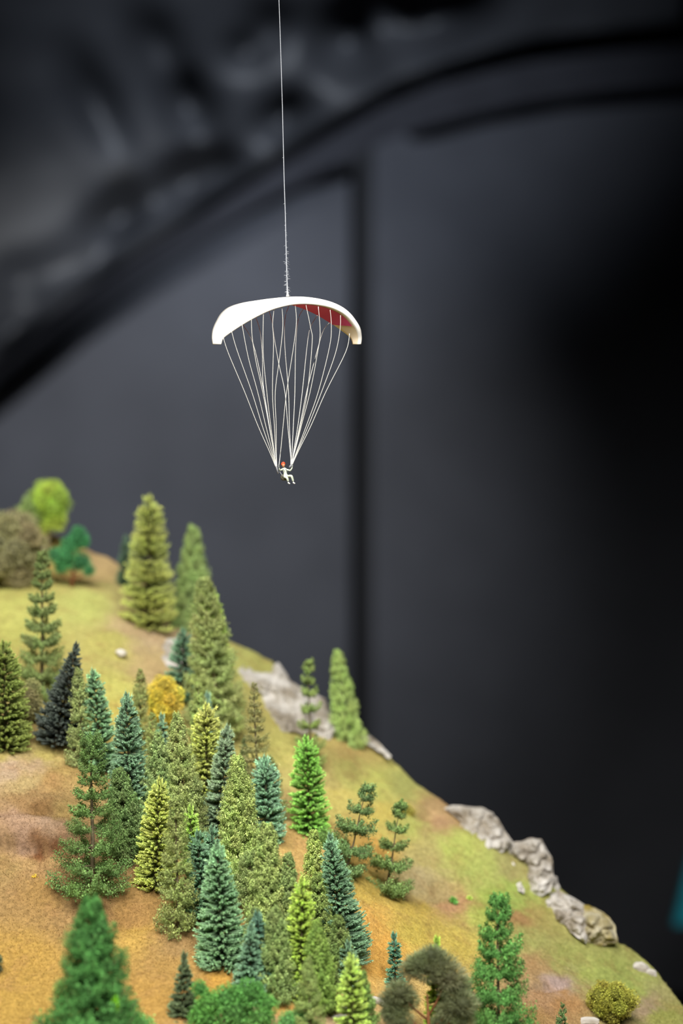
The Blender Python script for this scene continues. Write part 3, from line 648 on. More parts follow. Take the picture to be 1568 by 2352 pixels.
# ------------------------------------------------------------------ the trees, back to front
# far left crest
leafy(35, 1352, ball(22, 1262, 84, 92, 34, 20, 1), '#8f8a62', 'grey-olive round leafy tree cut by the left edge near the crest', trunk_r=7, limbs=[(0, 1290, .5), (60, 1290, .5)])
leafy(80, 1262, ball(70, 1192, 34, 58, 22, 12, 2), '#8fa45c', 'dull green slender leafy tree left of the bright green one')
leafy(108, 1268, ball(112, 1150, 42, 50, 24, 15, 3) + [(128, 1196, 26, 0), (102, 1210, 18, 0)], '#a3bd32', 'bright yellow-green leafy tree, tallest on the upper left crest')
leafy(163, 1357, [(150, 1280, 30, 0), (185, 1290, 24, 8), (180, 1235, 24, 0), (160, 1252, 24, 8), (128, 1275, 20, -8), (204, 1310, 15, 0), (140, 1302, 18, 0), (193, 1245, 14, 0), (170, 1300, 14, 10), (178, 1218, 12, 0)], '#3f8a55',
      'blue-green small leafy tree with forked brown trunk on the crest', limbs=[(135, 1312, .25), (198, 1318, .3), (178, 1318, .4)], bark='pinebark')
brush(284, 1345, 288, 1245, 18, '#4f6a58', 'small dark fir half hidden left of the tall light fir', blunt=.3)
brush(340, 1443, 344, 1149, 60, '#c9cf74', 'tall light yellow-green fir standing alone on the upper ridge', blunt=.30, pw=.95, step=12)
feather(442, 1442, 443, 1211, 54, '#94ab62', 'pointed mid-green spruce right of the tall light fir', dense=True, bare=.03, gap=13, per=8, irr=.12)
brush(492, 1640, 488, 1368, 44, '#b4cc58', 'yellow-green fir behind the brown-stemmed tall spruce', blunt=.3)
brush(418, 1612, 420, 1458, 40, '#628272', 'blue-green fir standing between rock outcrop and yellow bush', blunt=.35)
feather(505, 1690, 468, 1328, 76, '#9aa660', 'tall leaning spruce with pale bare stem on upper slope', bare=.06, gap=19, per=7, bark='palebark', dense=True, irr=.2, blunt=.22)
feather(95, 1597, 98, 1268, 66, '#75874a', 'open tiered spruce on the upper left yellow slope', bare=.04, gap=29, per=8, irr=.12, blunt=.22, pw=.95, zs=1.3, dense=True)
leafy(70, 1668, ball(66, 1612, 30, 50, 20, 10, 6), '#86804e', 'brown-olive bush behind the black-green leaning fir', name='bush', trunk_r=3, cat='bush')
leafy(374, 1672, ball(376, 1608, 42, 64, 21, 22, 7), '#dcc81c', 'golden yellow autumn bush on the middle slope', name='bush', trunk_r=3, cat='bush')
feather(713, 1755, 708, 1522, 40, '#84994e', 'narrow tiered spruce against the upper rock face', bare=.03, gap=33, per=6, dense=True, pw=.9, irr=.25, blunt=.36, zs=1.5)
feather(800, 1706, 774, 1498, 42, '#9db562', 'fluffy light green spruce standing on the skyline ridge', bare=.02, gap=21, per=10, dense=True, irr=.15, blunt=.26, zs=2.0)
feather(592, 1862, 583, 1567, 56, '#8c8b54', 'slim olive-brown spruce with sparse top before the rock face', bare=.05, gap=22, per=7, blunt=.16, pw=.9)
feather(625, 1880, 622, 1740, 45, '#7d8a4e', 'low spruce with long right-hand boughs behind the blue-green fir', bare=.05, gap=19, per=6)
feather(561, 1790, 561, 1688, 17, '#6f7f4e', 'very small dark spruce left of the slim olive-brown spruce', dense=True, gap=12)
brush(14, 1718, 8, 1486, 58, '#6f7a38', 'olive-green fir cut by the left edge above the bare hill', blunt=.28, step=11)
brush(126, 1712, 172, 1490, 56, '#434a4a', 'black-grey fir leaning to the right with flared root', bare=.10, blunt=.10, pw=1.0, name='fir_tree', step=9.5)
feather(190, 1765, 180, 1538, 42, '#8c9a58', 'pale olive spruce directly behind the black-grey leaning fir', gap=15, per=7)
feather(318, 1720, 322, 1536, 34, '#8c9450', 'slim olive spruce left of the yellow bush', gap=15, per=7)
feather(355, 1790, 350, 1640, 34, '#8f9c52', 'small olive spruce in front of the yellow bush', gap=14, per=7)
feather(455, 1770, 455, 1570, 34, '#96a758', 'light olive spruce peeking behind the bright ridged fir', gap=15, per=7, dense=True)
brush(484, 1720, 478, 1606, 16, '#6b8a80', 'tiny blue-grey fir tip behind the bright ridged fir')
brush(236, 1770, 215, 1552, 42, '#6c8c70', 'teal-green fir right of the black-grey leaning fir', blunt=.28, step=10)
brush(300, 1875, 291, 1605, 50, '#647f6c', 'tall dark blue-green fir in the left of the grove', blunt=.22, step=9.5)
brush(376, 1800, 372, 1656, 24, '#6a8876', 'slim blue-green fir rising behind pale olive spruces')
feather(362, 1905, 364, 1688, 50, '#8aa05e', 'grey-green bushy spruce right of the tall dark blue-green fir', dense=True, gap=14, per=8)
feather(425, 1915, 405, 1642, 54, '#96a35a', 'olive spruce with bare pale top left of the bright ridged fir', gap=15, per=8, dense=True)
brush(470, 1875, 474, 1630, 42, '#c8cc6c', 'bright yellow-green ridged fir, upper middle of the grove', blunt=.50, pw=.9, step=11, bare=.02)
feather(450, 1935, 450, 1790, 42, '#7f8d50', 'shadowed olive spruce below the bright ridged fir', gap=14, per=7)
brush(500, 1915, 521, 1680, 42, '#748672', 'grey-green fir with pointed top right of the bright fir', blunt=.24, step=9, bare=.02)
feather(305, 1975, 275, 1770, 56, '#6a8548', 'dark green bushy spruce behind the lone bare-trunk spruce', dense=True, gap=15, per=8)
brush(612, 1925, 609, 1752, 40, '#6e907c', 'teal fir with blunt top right of centre grove', blunt=.50, step=9.5, bare=.02)
brush(712, 1915, 703, 1705, 44, '#7fb048', 'vivid green ridged fir standing on its own right of grove', blunt=.42, step=11.5)
leafy(742, 1945, [(740, 1925, 26, 0), (760, 1935, 22, 0), (725, 1935, 16, 0)], '#6f9440', 'low green bush at the foot of the vivid ridged fir', name='bush', trunk_r=0, cat='bush')
feather(790, 2010, 840, 1812, 68, '#66844c', 'irregular dark spruce leaning right with ragged boughs', gap=34, per=8, irr=.5, dense=True, bare=.10, blunt=.30, pw=.9, zs=1.35)
feather(885, 2045, 918, 1852, 66, '#6f8a48', 'spruce with wide low boughs alone on the orange slope', gap=33, per=8, irr=.2, dense=True, bare=.09, blunt=.30, pw=1.5, zs=1.3)
leafy(935, 1868, [(932, 1860, 16, 0), (944, 1864, 10, 0)], '#a9a03c', 'small yellow bush behind the lone right-hand spruce', name='bush', trunk_r=0, cat='bush')
feather(553, 2060, 546, 1742, 68, '#9aab58', 'tall yellow-olive spruce in the centre of the grove', gap=14, per=9, dense=True)
feather(212, 2068, 210, 1700, 98, '#5f7f3e', 'lone spruce with bare trunk and wide low boughs on orange hill', gap=34, per=6, bare=.11, dense=True, irr=.15, blunt=.36, pw=1.5, trunk=1.2, zs=1.1)
brush(355, 2035, 366, 1803, 48, '#c0c862', 'bright yellow-green ridged fir at the left edge of grove', blunt=.34, step=11, bare=.01)
brush(440, 1985, 438, 1868, 24, '#aacb58', 'short bright green fir between two larger firs', blunt=.5)
feather(408, 2152, 404, 1838, 52, '#8a9850', 'tall thin-stemmed spruce with sparse low boughs on orange ground', gap=17, per=6, bare=.10, blunt=.32, pw=.7, trunk=.9)
brush(489, 2085, 487, 1915, 28, '#5a7864', 'narrow dark fir hidden behind the twin dark firs', blunt=.5, step=9)
brush(463, 2125, 455, 1925, 36, '#5f7f6a', 'dark teal fir with short bare dark trunk', blunt=.42, step=9, bare=.14)
feather(625, 2190, 612, 1895, 66, '#93a456', 'broad olive spruce right of centre with dense foliage', gap=14, per=9, dense=True)
feather(578, 2120, 575, 1958, 60, '#8a9c58', 'olive spruce with thin bare stem in grove centre', gap=15, per=8, bare=.42)
feather(668, 2210, 662, 1962, 50, '#7f9450', 'mid-olive spruce behind the bright lime fir', gap=15, per=8, dense=True)
feather(722, 2090, 720, 1912, 40, '#a3b358', 'pale yellow-tipped spruce left of the slanting dark fir', gap=12, per=8, dense=True, blunt=.25)
feather(745, 2190, 730, 2010, 46, '#7f9344', 'olive spruce between lime fir and slanting dark fir', gap=14, per=8, dense=True)
brush(790, 2200, 760, 1929, 62, '#62806a', 'tall dark teal fir slanting left with long right-hand twigs', blunt=.14, pw=.95, step=10, bare=.02)
brush(512, 2215, 499, 1952, 62, '#6a8a6c', 'large deep green conical fir in front centre of grove', blunt=.16, pw=.9, step=9.5, bare=.0)
feather(640, 2290, 632, 2085, 58, '#7f9450', 'dense olive spruce below centre of the grove', gap=14, per=9, dense=True)
feather(590, 2250, 585, 2090, 45, '#74884c', 'shadowy olive spruce behind the twin blue firs', gap=14, per=8, dense=True)
feather(780, 2260, 778, 2110, 46, '#6f8440', 'dark olive spruce in front of the slanting dark fir', gap=14, per=8, dense=True)
brush(692, 2290, 693, 2034, 46, '#b4cc4c', 'bright lime-green ridged fir in the front right of grove', blunt=.30, step=11, bare=.01)
feather(736, 2325, 728, 2118, 50, '#7d9a3a', 'moss-green pointed spruce in front of the lime fir', gap=13, per=9, dense=True)
brush(802, 2280, 800, 2180, 26, '#5e7a66', 'small grey-green fir right of the moss-green spruce', blunt=.6)
brush(610, 2275, 592, 2112, 42, '#4a6a60', 'dark blue fir, right one of the twin blue firs', blunt=.2, step=9)
brush(572, 2290, 576, 2140, 42, '#5c7a68', 'dark green-blue fir, left one of the twin blue firs', blunt=.12, step=8.5, thin=.8)
feather(712, 2420, 708, 2205, 48, '#82954c', 'sparse olive spruce standing at the bottom edge below lime fir', gap=17, per=7)
brush(810, 2400, 806, 2210, 42, '#b4cc58', 'lime-green ridged fir at the bottom edge right of the spruces', blunt=.28, step=13)
feather(845, 2400, 833, 2232, 36, '#6f8f3e', 'slim green spruce beside the bottom edge lime fir', gap=14, per=7, dense=True)
brush(908, 2265, 905, 2160, 22, '#4c7666', 'small dark teal fir above the brown pine', blunt=.35, step=13)
brush(1004, 2420, 1003, 2168, 36, '#b2d33c', 'lime-green fir almost hidden behind the brown pine', blunt=.15, step=12)
leafy(982, 2440, [(980, 2222, 50, 0), (945, 2228, 34, 10), (1030, 2240, 48, 0), (990, 2192, 32, 0), (1010, 2215, 44, 6), (960, 2210, 34, -6), (1045, 2270, 44, 10), (1062, 2300, 42, -10), (918, 2278, 40, 0), (896, 2300, 32, 8), (935, 2300, 34, 14), (1050, 2325, 44, 10), (908, 2318, 36, 10),
      (900, 2335, 30, 0), (860 + 60, 2345, 34, 0), (1030, 2320, 34, 8), (1060, 2345, 34, 0), (1010, 2350, 26, 12)], '#747a54', 'dark olive pine with red-brown trunk and bare branches',
      limbs=[(912, 2275, .62), (935, 2330, .4), (1042, 2310, .42), (1050, 2330, .3), (930, 2350, .28), (1020, 2262, .65)], kind='needle', flat=.78, bark='pinebark', name='pine_tree', trunk_r=6)
feather(1142, 2470, 1144, 2056, 108, '#528838', 'large rich green spruce at the lower right with drooping boughs', gap=44, per=9, dense=True, irr=.3, bare=.05, blunt=.20, pw=.8, zs=1.6)
leafy(1405, 2348, ball(1405, 2300, 56, 46, 22, 16, 11), '#8c8a1e', 'mossy olive bush on the lower right slope', name='bush', trunk_r=0, cat='bush')
feather(1290, 2392, 1291, 2308, 24, '#5a7a44', 'small dark spruce tip at the bottom edge near right', gap=13, dense=True)
brush(421, 2338, 423, 2206, 36, '#4f5c44', 'small thin black-green fir alone on the orange ground', blunt=.06, step=9, thin=.6)
feather(218, 2520, 212, 2070, 158, '#437a34', 'big dark green blurred spruce in the left foreground', gap=36, per=12, dense=True, irr=.35, bare=.03, blunt=.14, pw=.85, zs=1.4)
leafy(535, 2380, [(480, 2306, 36, 0), (522, 2296, 34, 8), (572, 2284, 36, 0), (612, 2306, 26, 0), (540, 2330, 46, 0), (600, 2340, 36, -8), (470, 2340, 40, 0), (590, 2268, 16, 0), (458, 2270, 20, 0), (536, 2276, 16, 0)], '#528c38',
      'rounded bright green bush in the bottom foreground', name='bush', trunk_r=0, cat='bush')
leafy(680, 2400, [(660, 2348, 26, 0), (685, 2340, 24, 0), (700, 2352, 24, 0)], '#5f9a4e', 'low green bush cut by the bottom edge below the spruces', name='bush', trunk_r=0, cat='bush')
leafy(300, 2420, [(290, 2352, 34, 0), (325, 2356, 30, 0), (262, 2362, 30, 0)], '#5d8f42', 'green bush in front of the big foreground spruce', name='bush', trunk_r=0, cat='bush')
leafy(-6, 2240, [(-8, 2205, 16, 0), (-10, 2225, 14, 0)], '#4f5f48', 'dark bush just showing at the left edge', name='bush', trunk_r=0, cat='bush')

def tuft(px, py, r, col, label, cat='tuft'):
    b, y = ground(px, py); m = MB(); s = y / F
    np.random.seed(int(px)); n = 60; d = np.random.normal(size=(n, 3)); d[:, 2] = abs(d[:, 2]); d /= np.linalg.norm(d, axis=1, keepdims=True)
    m.flakes(d * r * s * 0.35 * np.array([1, 1, 1.4]), d + np.random.normal(size=(n, 3)) * .4, r * s * 0.8, 0.6 + 0.4 * np.random.rand(n), 0.5)
    o = link('grass_tuft', m.mesh('grass_tuft'), None, [M['leaf']]); o.location = b; o.color = (*fol(col), 1); tag(o, label, cat)
tuft(80, 2017, 9, '#d0b818', 'tiny yellow tuft on the bare ground at far left')
tuft(1040, 2072, 13, '#5a9a3e', 'small green tuft on the slope above the rich green spruce')
tuft(1078, 2066, 9, '#9cb04a', 'pale green tuft beside the small green tuft')
# a yellow-green leaf caught in the foreground spruce
y = float(G(218, 2520)[0]); m = MB(); np.random.seed(5)
P = np.array([(-.02, 0, .01), (0, 0, .02), (.012, 0, .03), (.01, 0, 0), (.008, 0, -.02), (.004, 0, .01)]); m.flakes(P, np.random.normal(size=(6, 3)), 0.03, 1.0, 0.9)
o = link('leaf_scrap', m.mesh('leaf_scrap'), None, [M['leaf']]); o.location = W(267, 2305, y - 0.36); o.color = (*lin('#8fd420'), 1)
tag(o, 'tiny lime leaf scrap caught on the big foreground spruce', 'leaf')

# ------------------------------------------------------------------ the paraglider
DG = 14.85; PXU = DG / F
def paraglider():
    root_loc = W(652, 1085, DG)
    e = empty('paraglider', root_loc, 'white model paraglider with red underside hanging on a thread', 'paraglider')
    def L(px, py, d=0.0): return W(px, py, DG + d) - root_loc
    # centreline of the arc in pixels: half-width, y ; chord projected width
    T = [(-161, 791, 16), (-159, 775, 24), (-147, 757, 44), (-129, 738, 64), (-108, 720, 84), (-85, 706, 96), (-58, 697, 100), (-30, 692, 99), (0, 691, 96),
         (30, 693.5, 94), (58, 699, 90), (85, 709, 84), (108, 722, 74), (129, 739, 60), (147, 757, 44), (159, 775, 24), (161, 791, 16)]
    arr = np.array(T, float); nS = 90
    tt = np.linspace(0, len(T) - 1, nS); idx = np.arange(len(T))
    def cr(a):
        out = []
        for t in tt:
            i = int(min(t, len(a) - 1.0001)); f = t - i
            p0, p1, p2, p3 = a[max(i - 1, 0)], a[i], a[i + 1], a[min(i + 2, len(a) - 1)]
            out.append(0.5 * (2 * p1 + (p2 - p0) * f + (2 * p0 - 5 * p1 + 4 * p2 - p3) * f * f + (3 * p1 - p0 - 3 * p2 + p3) * f ** 3))
        return np.array(out)
    hx, yy, ch = cr(arr[:, 0]), cr(arr[:, 1]), cr(arr[:, 2])
    prof = [(0.0, 0.0), (0.01, 0.45), (0.06, 0.85), (0.16, 1.0), (0.35, 0.92), (0.6, 0.74), (0.85, 0.50), (1.0, 0.36)]      # upper, x from leading edge
    low = [(1.0, 0.26), (0.8, 0.12), (0.5, -0.01), (0.25, -0.10), (0.08, -0.16), (0.01, -0.18)]
    ring = prof + low; nR = len(ring)
    def section(i, sink=0.0):
        mid = Vector((657 + hx[i], yy[i], 0)); j0, j1 = max(i - 1, 0), min(i + 1, nS - 1)
        tx, ty = hx[j1] - hx[j0], yy[j1] - yy[j0]; n = Vector((ty, -tx, 0)).normalized()       # outward normal in pixel space (y down)
        if n.y > 0 and abs(hx[i]) < 150: n = -n
        th = 15.0 * (0.45 + 0.55 * (ch[i] / 96)); out = []
        for x, z in ring:
            k = 0.5 - x                                                    # leading edge = +x on the image, near the camera
            px = mid.x + ch[i] * k + n.x * (th * z - th * 0.35 + sink); py = mid.y + n.y * (th * z - th * 0.35 + sink)
            out.append(L(px, py, -ch[i] * k * PXU * 0.95))
        return out
    secs = [section(i) for i in range(nS)]
    white = mat('canopy_white', '#fffaf0', 0.55, 0.3)
    under = mat('canopy_under', '#ffeccb', 0.6, 0.2); red = mat('canopy_red', '#ff66a4', 0.6, 0.2)
    V = [v for s_ in secs for v in s_]; Fc = []; mi = []
    for i in range(nS - 1):
        for k in range(nR):
            Fc.append((i * nR + k, i * nR + (k + 1) % nR, (i + 1) * nR + (k + 1) % nR, (i + 1) * nR + k)); mi.append(1 if len(prof) - 1 <= k < nR - 2 else 0)
    Fc += [tuple(range(nR))[::-1], tuple((nS - 1) * nR + k for k in range(nR))]; mi += [0, 0]
    me = bpy.data.meshes.new('canopy'); me.from_pydata([tuple(v) for v in V], [], Fc); me.polygons.foreach_set('material_index', mi); me.update(); me.shade_smooth()
    can = link('canopy', me, e, [white, under])
    # red panel with fine cell seams on the underside
    V = []; Fc = []; xs = np.linspace(0.10, 0.985, 9); idxs = [i for i in range(nS) if yy[i] < 746]
    xs_r = [1.0, 0.8, 0.5, 0.25, 0.12]
    def lowpt(i, x, sink):
        zl = np.interp(x, [0.01, 0.08, 0.25, 0.5, 0.8, 1.0], [-0.18, -0.16, -0.10, -0.01, 0.12, 0.26])
        mid = Vector((657 + hx[i], yy[i], 0)); j0, j1 = max(i - 1, 0), min(i + 1, nS - 1)
        tx, ty = hx[j1] - hx[j0], yy[j1] - yy[j0]; n = Vector((ty, -tx, 0)).normalized(); n = -n if n.y > 0 else n
        th = 15.0 * (0.45 + 0.55 * (ch[i] / 96)); k = 0.5 - x
        return L(mid.x + ch[i] * k + n.x * (th * zl - th * 0.35 - sink), mid.y + n.y * (th * zl - th * 0.35 - sink), -ch[i] * k * PXU * 0.95)
    sub = 3; ii = np.linspace(idxs[0], idxs[-1], len(idxs) * sub)
    for q, fi in enumerate(ii):
        i = int(fi); j = min(i + 1, nS - 1); f = fi - i; sk = 0.9 if q % 2 else 0.35
        for x in xs_r: V.append(tuple(lowpt(i, x, sk) * (1 - f) + lowpt(j, x, sk) * f))
    m5 = len(xs_r)
    for q in range(len(ii) - 1):
        for k in range(m5 - 1): Fc.append((q * m5 + k, q * m5 + k + 1, (q + 1) * m5 + k + 1, (q + 1) * m5 + k))
    me = bpy.data.meshes.new('red_panel'); me.from_pydata(V, [], Fc); me.update()
    rp = link('red_panel', me, can, [red]); rp['label'] = 'red ribbed panel under the white canopy'
    # suspension lines
    LR, RR = (634.5, 1073, 0.0), (669, 1069, 0.0); HL = (641, 1070, -0.02)
    LN = [([(512.8, 776), (525, 813), (561.6, 900)], LR), ([(531, 758), (544, 804), (578, 900)], LR), ([(555, 742), (570, 821), (591.5, 900)], LR),
          ([(555, 742), (581, 789), (604, 891)], LR), ([(577, 727), (579, 774), (587.6, 830), (603, 900)], LR), ([(584, 722), (596, 756), (602, 808), (604, 880)], LR),
          ([(605, 712), (604, 804), (612.5, 900)], LR), ([(616, 708), (625.6, 743), (629, 772), (639.7, 834), (654, 900)], RR), ([(630, 704), (626, 743), (628, 787), (625.6, 900)], LR),
          ([(646.6, 700), (649.4, 748), (642, 821), (632, 900)], LR), ([(664.6, 699), (654.4, 732.5), (654, 797.6), (662.4, 900)], RR), ([(677.6, 699), (680.5, 739), (674.4, 793), (658, 900)], HL),
          ([(699, 707), (685, 732.5), (678.7, 797.6), (677, 900)], RR), ([(702, 699), (713.4, 754), (716.7, 786.8), (705.8, 900)], RR), ([(730.8, 721), (715.6, 745.6), (707, 778), (694, 900)], RR),
          ([(730.8, 704), (735, 765), (728.6, 812.8), (712, 900)], RR), ([(759, 739), (742.7, 758.6), (728.6, 804), (705.8, 893)], RR), ([(758, 712), (760.7, 747.7), (756.8, 795.4), (730.8, 900)], RR),
          ([(781.8, 724), (780.7, 756.4), (769.8, 812.8), (738.4, 900)], RR), ([(802.4, 766), (793.7, 808.5), (748, 900)], RR)]
    back_set = {3, 5, 7, 10, 12, 14, 16}
    lm = mat('line_nylon', '#efece2', 0.5, 0.3)
    for q, (pts, end) in enumerate(LN):
        w = (q % 5 - 2) * 0.9; dep = (0.11 if q in back_set else -0.11)
        P = [(a, b, dep * max(0, (1070 - b) / 360)) for a, b in pts]
        x9, y9 = pts[-1]
        for t in (0.45, 0.8): P.append((x9 + (end[0] - x9) * t + w * (1 - t) - (end[0] - x9) * 0.03 * (1 - t), y9 + (end[1] - y9) * t, dep * max(0, (1070 - (y9 + (end[1] - y9) * t)) / 360)))
        P.append((end[0] + w * 0.8, end[1], end[2]))
        c = [L(*p) for p in P]; pts3 = []
        for i in range(len(c) - 1):
            p0, p1, p2, p3 = c[max(i - 1, 0)], c[i], c[i + 1], c[min(i + 2, len(c) - 1)]
            for f in (0, .2, .4, .6, .8):
                pts3.append(0.5 * (2 * p1 + (p2 - p0) * f + (2 * p0 - 5 * p1 + 4 * p2 - p3) * f * f + (3 * p1 - p0 - 3 * p2 + p3) * f ** 3))
        pts3.append(c[-1])
        tubes_obj('suspension_line', [(pts3, [0.0019] * len(pts3))], lm, e, 5)
    # risers, harness seat
    gm = mat('riser_grey', '#8b8c90', 0.6, 0.3); hm = mat('harness_olive', '#6d6a58', 0.7, 0.2, 0.2, 60)
    tubes_obj('riser', [([L(634, 1070), L(636.5, 1078), L(639, 1088)], [0.004, 0.0062, 0.0055])], gm, e)
    tubes_obj('riser', [([L(670.5, 1066), L(667, 1071), L(664.5, 1074)], [0.005, 0.0075, 0.006])], gm, e)
    tubes_obj('toggle', [([L(640, 1068, -.02), L(640.5, 1072, -.02)], [0.003, 0.003])], gm, e)
    bm = bmesh.new(); bmesh.ops.create_icosphere(bm, subdivisions=3, radius=1)
    for v in bm.verts:
        d = v.co.copy(); v.co = Vector((d.x * 0.020 + (-0.006 if d.z > 0 else 0.004) * abs(d.z), d.y * 0.020, d.z * 0.023 * (1 + 0.15 * d.x)))
        if v.co.z < -0.016: v.co.z = -0.016
    me = bpy.data.meshes.new('harness'); bm.to_mesh(me); bm.free(); me.shade_smooth()
    h = link('harness', me, e, [hm]); h.location = L(651.5, 1097.5, 0.018)
    tubes_obj('harness_strap', [([L(642, 1083, -.008), L(647, 1091, -.012), L(650, 1096, -.008)], [0.0022] * 3)], gm, e)
    tubes_obj('harness_strap', [([L(664, 1075, 0), L(664, 1084, 0), L(660, 1092, 0)], [0.0022] * 3)], mat('dark_strap', '#3c4038', 0.7), e)
    # ---- the pilot: one continuous skinned body
    pr = empty('person', root_loc, 'tiny seated pilot figure in pale overalls and orange-red helmet under the paraglider', 'person')
    suit = mat('pale_overalls', '#c9d0bc', 0.7, 0.2); skin = mat('figure_skin', '#e8a074', 0.6, 0.3)
    J = {}
    def j(n, px, py, d, r): J[n] = (L(px, py, d), r)
    j('pelvis', 655, 1094, 0.0, 0.0115); j('waist', 655, 1088.5, 0.003, 0.0105); j('chest', 654, 1081.5, 0.006, 0.0140); j('neckb', 652.3, 1076, 0.006, 0.0075); j('neck', 651.2, 1073.8, 0.004, 0.0048)
    j('shl', 646.5, 1079, 0.004, 0.0062); j('ell', 642.3, 1080.5, -0.012, 0.0055); j('wrl', 640.8, 1074.5, -0.020, 0.0040)
    j('shr', 659.5, 1079.5, 0.004, 0.0062); j('elr', 667, 1081, -0.008, 0.0055); j('wrr', 671.5, 1073, -0.010, 0.0042)
    j('hipl', 653.5, 1096, -0.008, 0.0095); j('knl', 659, 1097, -0.038, 0.0088); j('anl', 662, 1107, -0.034, 0.0062)
    j('hipr', 660, 1094, -0.004, 0.0095); j('knr', 669.5, 1093, -0.034, 0.0088); j('anr', 673.5, 1106.5, -0.030, 0.0062)
    names = list(J); E = [('pelvis', 'waist'), ('waist', 'chest'), ('chest', 'neckb'), ('neckb', 'neck'), ('neckb', 'shl'), ('shl', 'ell'), ('ell', 'wrl'), ('neckb', 'shr'), ('shr', 'elr'), ('elr', 'wrr'),
        ('pelvis', 'hipl'), ('hipl', 'knl'), ('knl', 'anl'), ('pelvis', 'hipr'), ('hipr', 'knr'), ('knr', 'anr')]
    def skinned(name, pts, edges, rad, m, parent, sub=2, rootv=0):
        me = bpy.data.meshes.new(name); me.from_pydata([tuple(p) for p in pts], edges, []); o = link(name, me, parent, [m])
        sk = o.modifiers.new('skin', 'SKIN'); 
        if not me.skin_vertices: me.attributes.new  # layer is created with the modifier
        for i, v in enumerate(me.skin_vertices[0].data): v.radius = (rad[i], rad[i]); v.use_root = (i == rootv)
        sb = o.modifiers.new('sub', 'SUBSURF'); sb.levels = sub; sb.render_levels = sub; sk.use_smooth_shade = True
        return o
    S10 = 1.0
    skinned('body', [J[n][0] for n in names], [(names.index(a), names.index(b)) for a, b in E], [J[n][1] for n in names], suit, pr)
    # head with face
    hc = L(650.3, 1067.6, 0.0); fwd = Vector((0.55, -0.83, -0.05)).normalized(); side = fwd.cross(Vector((0, 0, 1))).normalized(); upv = side.cross(fwd)
    bm = bmesh.new(); bmesh.ops.create_uvsphere(bm, u_segments=24, v_segments=18, radius=1)
    for v in bm.verts:
        d = v.co.copy(); x, y_, z = d.x, d.y, d.z                                 # x side, y forward, z up
        w = 0.0108 * (1 - 0.20 * max(0, -z)); f = 0.0122 * (1 - 0.06 * max(0, -z))
        nose = 0.0032 * math.exp(-((x / 0.16) ** 2) - (((z + 0.12) / 0.2) ** 2)) if y_ > 0 else 0
        chin = 0.0012 * math.exp(-((x / 0.3) ** 2) - (((z + 0.72) / 0.2) ** 2)) if y_ > 0 else 0
        eye = -0.0012 * (math.exp(-(((x - .36) / .16) ** 2) - (((z - .05) / .13) ** 2)) + math.exp(-(((x + .36) / .16) ** 2) - (((z - .05) / .13) ** 2))) if y_ > 0 else 0
        mouth = -0.0006 * math.exp(-((x / 0.28) ** 2) - (((z + 0.45) / 0.06) ** 2)) if y_ > 0 else 0
        v.co = side * (x * w) + fwd * (y_ * f + nose + chin + eye + mouth) + upv * (z * 0.0150)
    me = bpy.data.meshes.new('head'); bm.to_mesh(me); bm.free(); me.shade_smooth(); hd = link('head', me, pr, [skin]); hd.location = hc
    for sg in (-1, 1):
        bm = bmesh.new(); bmesh.ops.create_uvsphere(bm, u_segments=10, v_segments=8, radius=0.0013); me = bpy.data.meshes.new('eye'); bm.to_mesh(me); bm.free()
        o = link('eye', me, hd, [mat('eye_dark', '#2a2420', 0.4)]); o.location = side * sg * 0.0040 + fwd * 0.0104 + upv * 0.0008
    bm = bmesh.new(); bmesh.ops.create_uvsphere(bm, u_segments=24, v_segments=16, radius=1)
    for v in bm.verts:
        d = v.co; y_, z = d.y, d.z
        cut = z < -0.35 or (y_ > 0.35 and z < 0.22)
        k = 0.72 if cut else 1.0
        v.co = side * (d.x * 0.0135 * k) + fwd * (y_ * 0.0142 * k) + upv * (z * 0.0165 * (k if cut else 1) + 0.002)
    me = bpy.data.meshes.new('helmet'); bm.to_mesh(me); bm.free(); me.shade_smooth(); o = link('helmet', me, pr, [mat('helmet_red', '#f4512c', 0.45, 0.5)]); o.location = hc; o['label'] = 'orange-red helmet'
    # hands with five fingers closed on the toggles
    for nm, dr in (('wrl', Vector((-0.1, -0.15, 1))), ('wrr', Vector((-0.1, 0.1, 1)))):
        w = J[nm][0]; dr = dr.normalized(); sd = dr.cross(Vector((0, 1, 0))).normalized(); nn = sd.cross(dr)
        pts = [w, w + dr * 0.004, w + dr * 0.008]; ed = [(0, 1), (1, 2)]; rd = [0.0034, 0.0040, 0.0036]
        for k, off in enumerate((-0.0030, -0.0010, 0.0010, 0.0030)):
            ln = (0.0040, 0.0048, 0.0045, 0.0036)[k]; b = len(pts)
            pts += [w + dr * 0.009 + sd * off, w + dr * (0.009 + ln) + sd * off * 1.2 - nn * 0.001, w + dr * (0.008 + ln) + sd * off * 1.2 - nn * 0.0045]
            ed += [(2, b), (b, b + 1), (b + 1, b + 2)]; rd += [0.0011, 0.0010, 0.0008]
        b = len(pts); pts += [w + dr * 0.006 + sd * 0.0045 - nn * 0.001, w + dr * 0.009 + sd * 0.0055 - nn * 0.004]; ed += [(1, b), (b, b + 1)]; rd += [0.0013, 0.0010]
        skinned('hand', pts, ed, rd, mat('glove_grey', '#9da09c', 0.7), pr, 1)
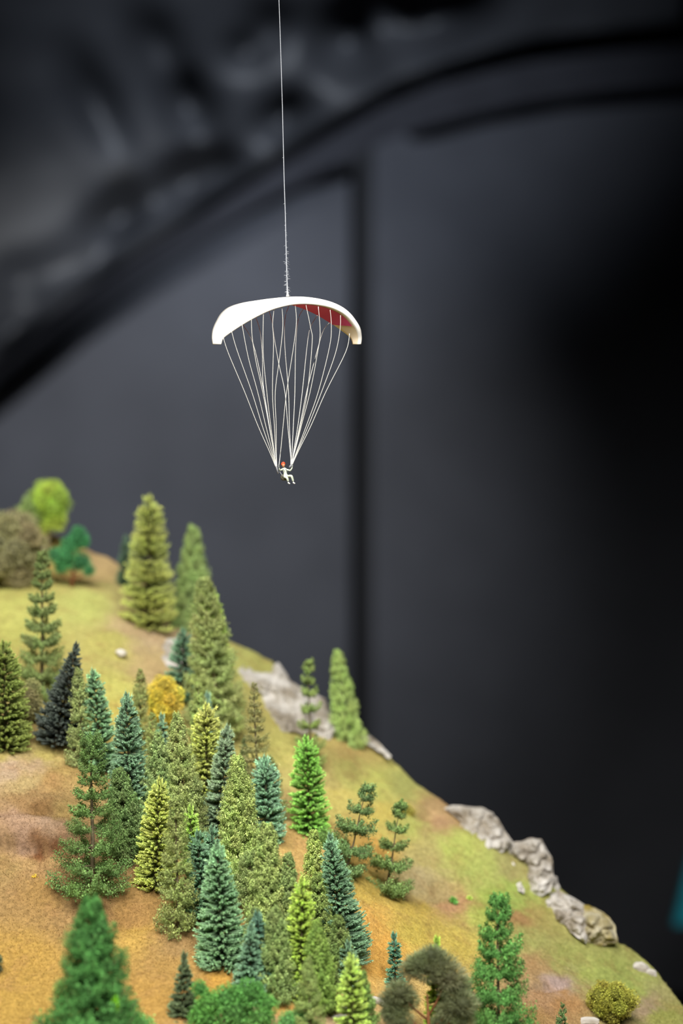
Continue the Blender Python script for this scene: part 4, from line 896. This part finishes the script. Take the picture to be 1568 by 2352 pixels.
    for nm in ('anl', 'anr'):
        a = J[nm][0]; f = Vector((0.6, -0.75, -0.12)).normalized()
        skinned('boot', [a + Vector((0, 0, .001)), a + Vector((0, 0, -0.006)), a + f * 0.010 + Vector((0, 0, -0.0085)), a + f * 0.018 + Vector((0, 0, -0.009))], [(0, 1), (1, 2), (2, 3)], [0.0052, 0.0056, 0.0050, 0.0036], mat('boot_white', '#e6e4de', 0.5), pr, 1)
    dk = mat('chest_strap', '#59605a', 0.7)
    tubes_obj('chest_strap', [([L(649.5, 1076.5, -.007), L(652.5, 1081.5, -.0095), L(650.5, 1087, -.011)], [0.0012] * 3)], dk, pr)
    tubes_obj('chest_strap', [([L(656, 1077, -.006), L(659.5, 1082, -.0085), L(660, 1088, -.008)], [0.0012] * 3)], dk, pr)
    # the thread it hangs on, up to the ceiling
    P = [(660.3, 681), (659.8, 672), (659.2, 650), (657.5, 600), (655.3, 500), (652, 400), (648.5, 250), (644, 100), (640.5, 0), (630, -300), (560, -2200)]
    pts = [W(a, b, DG) for a, b in P]; top = pts[-1]; pts[-1] = Vector((top.x, top.y, 26.02)) if top.z < 26.02 else pts[-2] + (top - pts[-2]) * ((26.02 - pts[-2].z) / (top.z - pts[-2].z))
    rd = [0.0090, 0.0045, 0.0035, 0.0032, 0.0028, 0.0025, 0.0022, 0.0021, 0.002, 0.002, 0.002]
    tm = mat('thread_white', '#c9ccd2', 0.8, 0.1, 0.2, 200)
    th = tubes_obj('hanging_thread', [(pts, rd)], tm, None, 6); tag(th, 'thin white frayed thread from which the paraglider hangs', 'thread')
    fz = MB(); rr = random.Random(4)
    for i in range(120):
        py = 676 - abs(rr.gauss(0, 90)); px = np.interp(-py, [-p[1] for p in P], [p[0] for p in P])
        a = W(px, py, DG); an = rr.uniform(0, 6.28); ln = rr.uniform(0.006, 0.020) * (1.2 if py > 560 else 0.6)
        b = a + Vector((math.cos(an) * ln, math.sin(an) * ln, rr.uniform(-.012, .012))); fz.tube([a, (a + b) / 2 + Vector((0, 0, .003)), b], [0.0010, 0.0008, 0.0004], 3)
    link('fuzz', fz.mesh('fuzz'), th, [tm])
    k = MB(); 
    k.tube([W(660.5, 680.5, DG), W(660.2, 676, DG), W(659.9, 669, DG)], [0.011, 0.0065, 0.0045], 8); link('knot', k.mesh('knot', True), th, [mat('glue', '#f2f0ea', 0.5)])
paraglider()
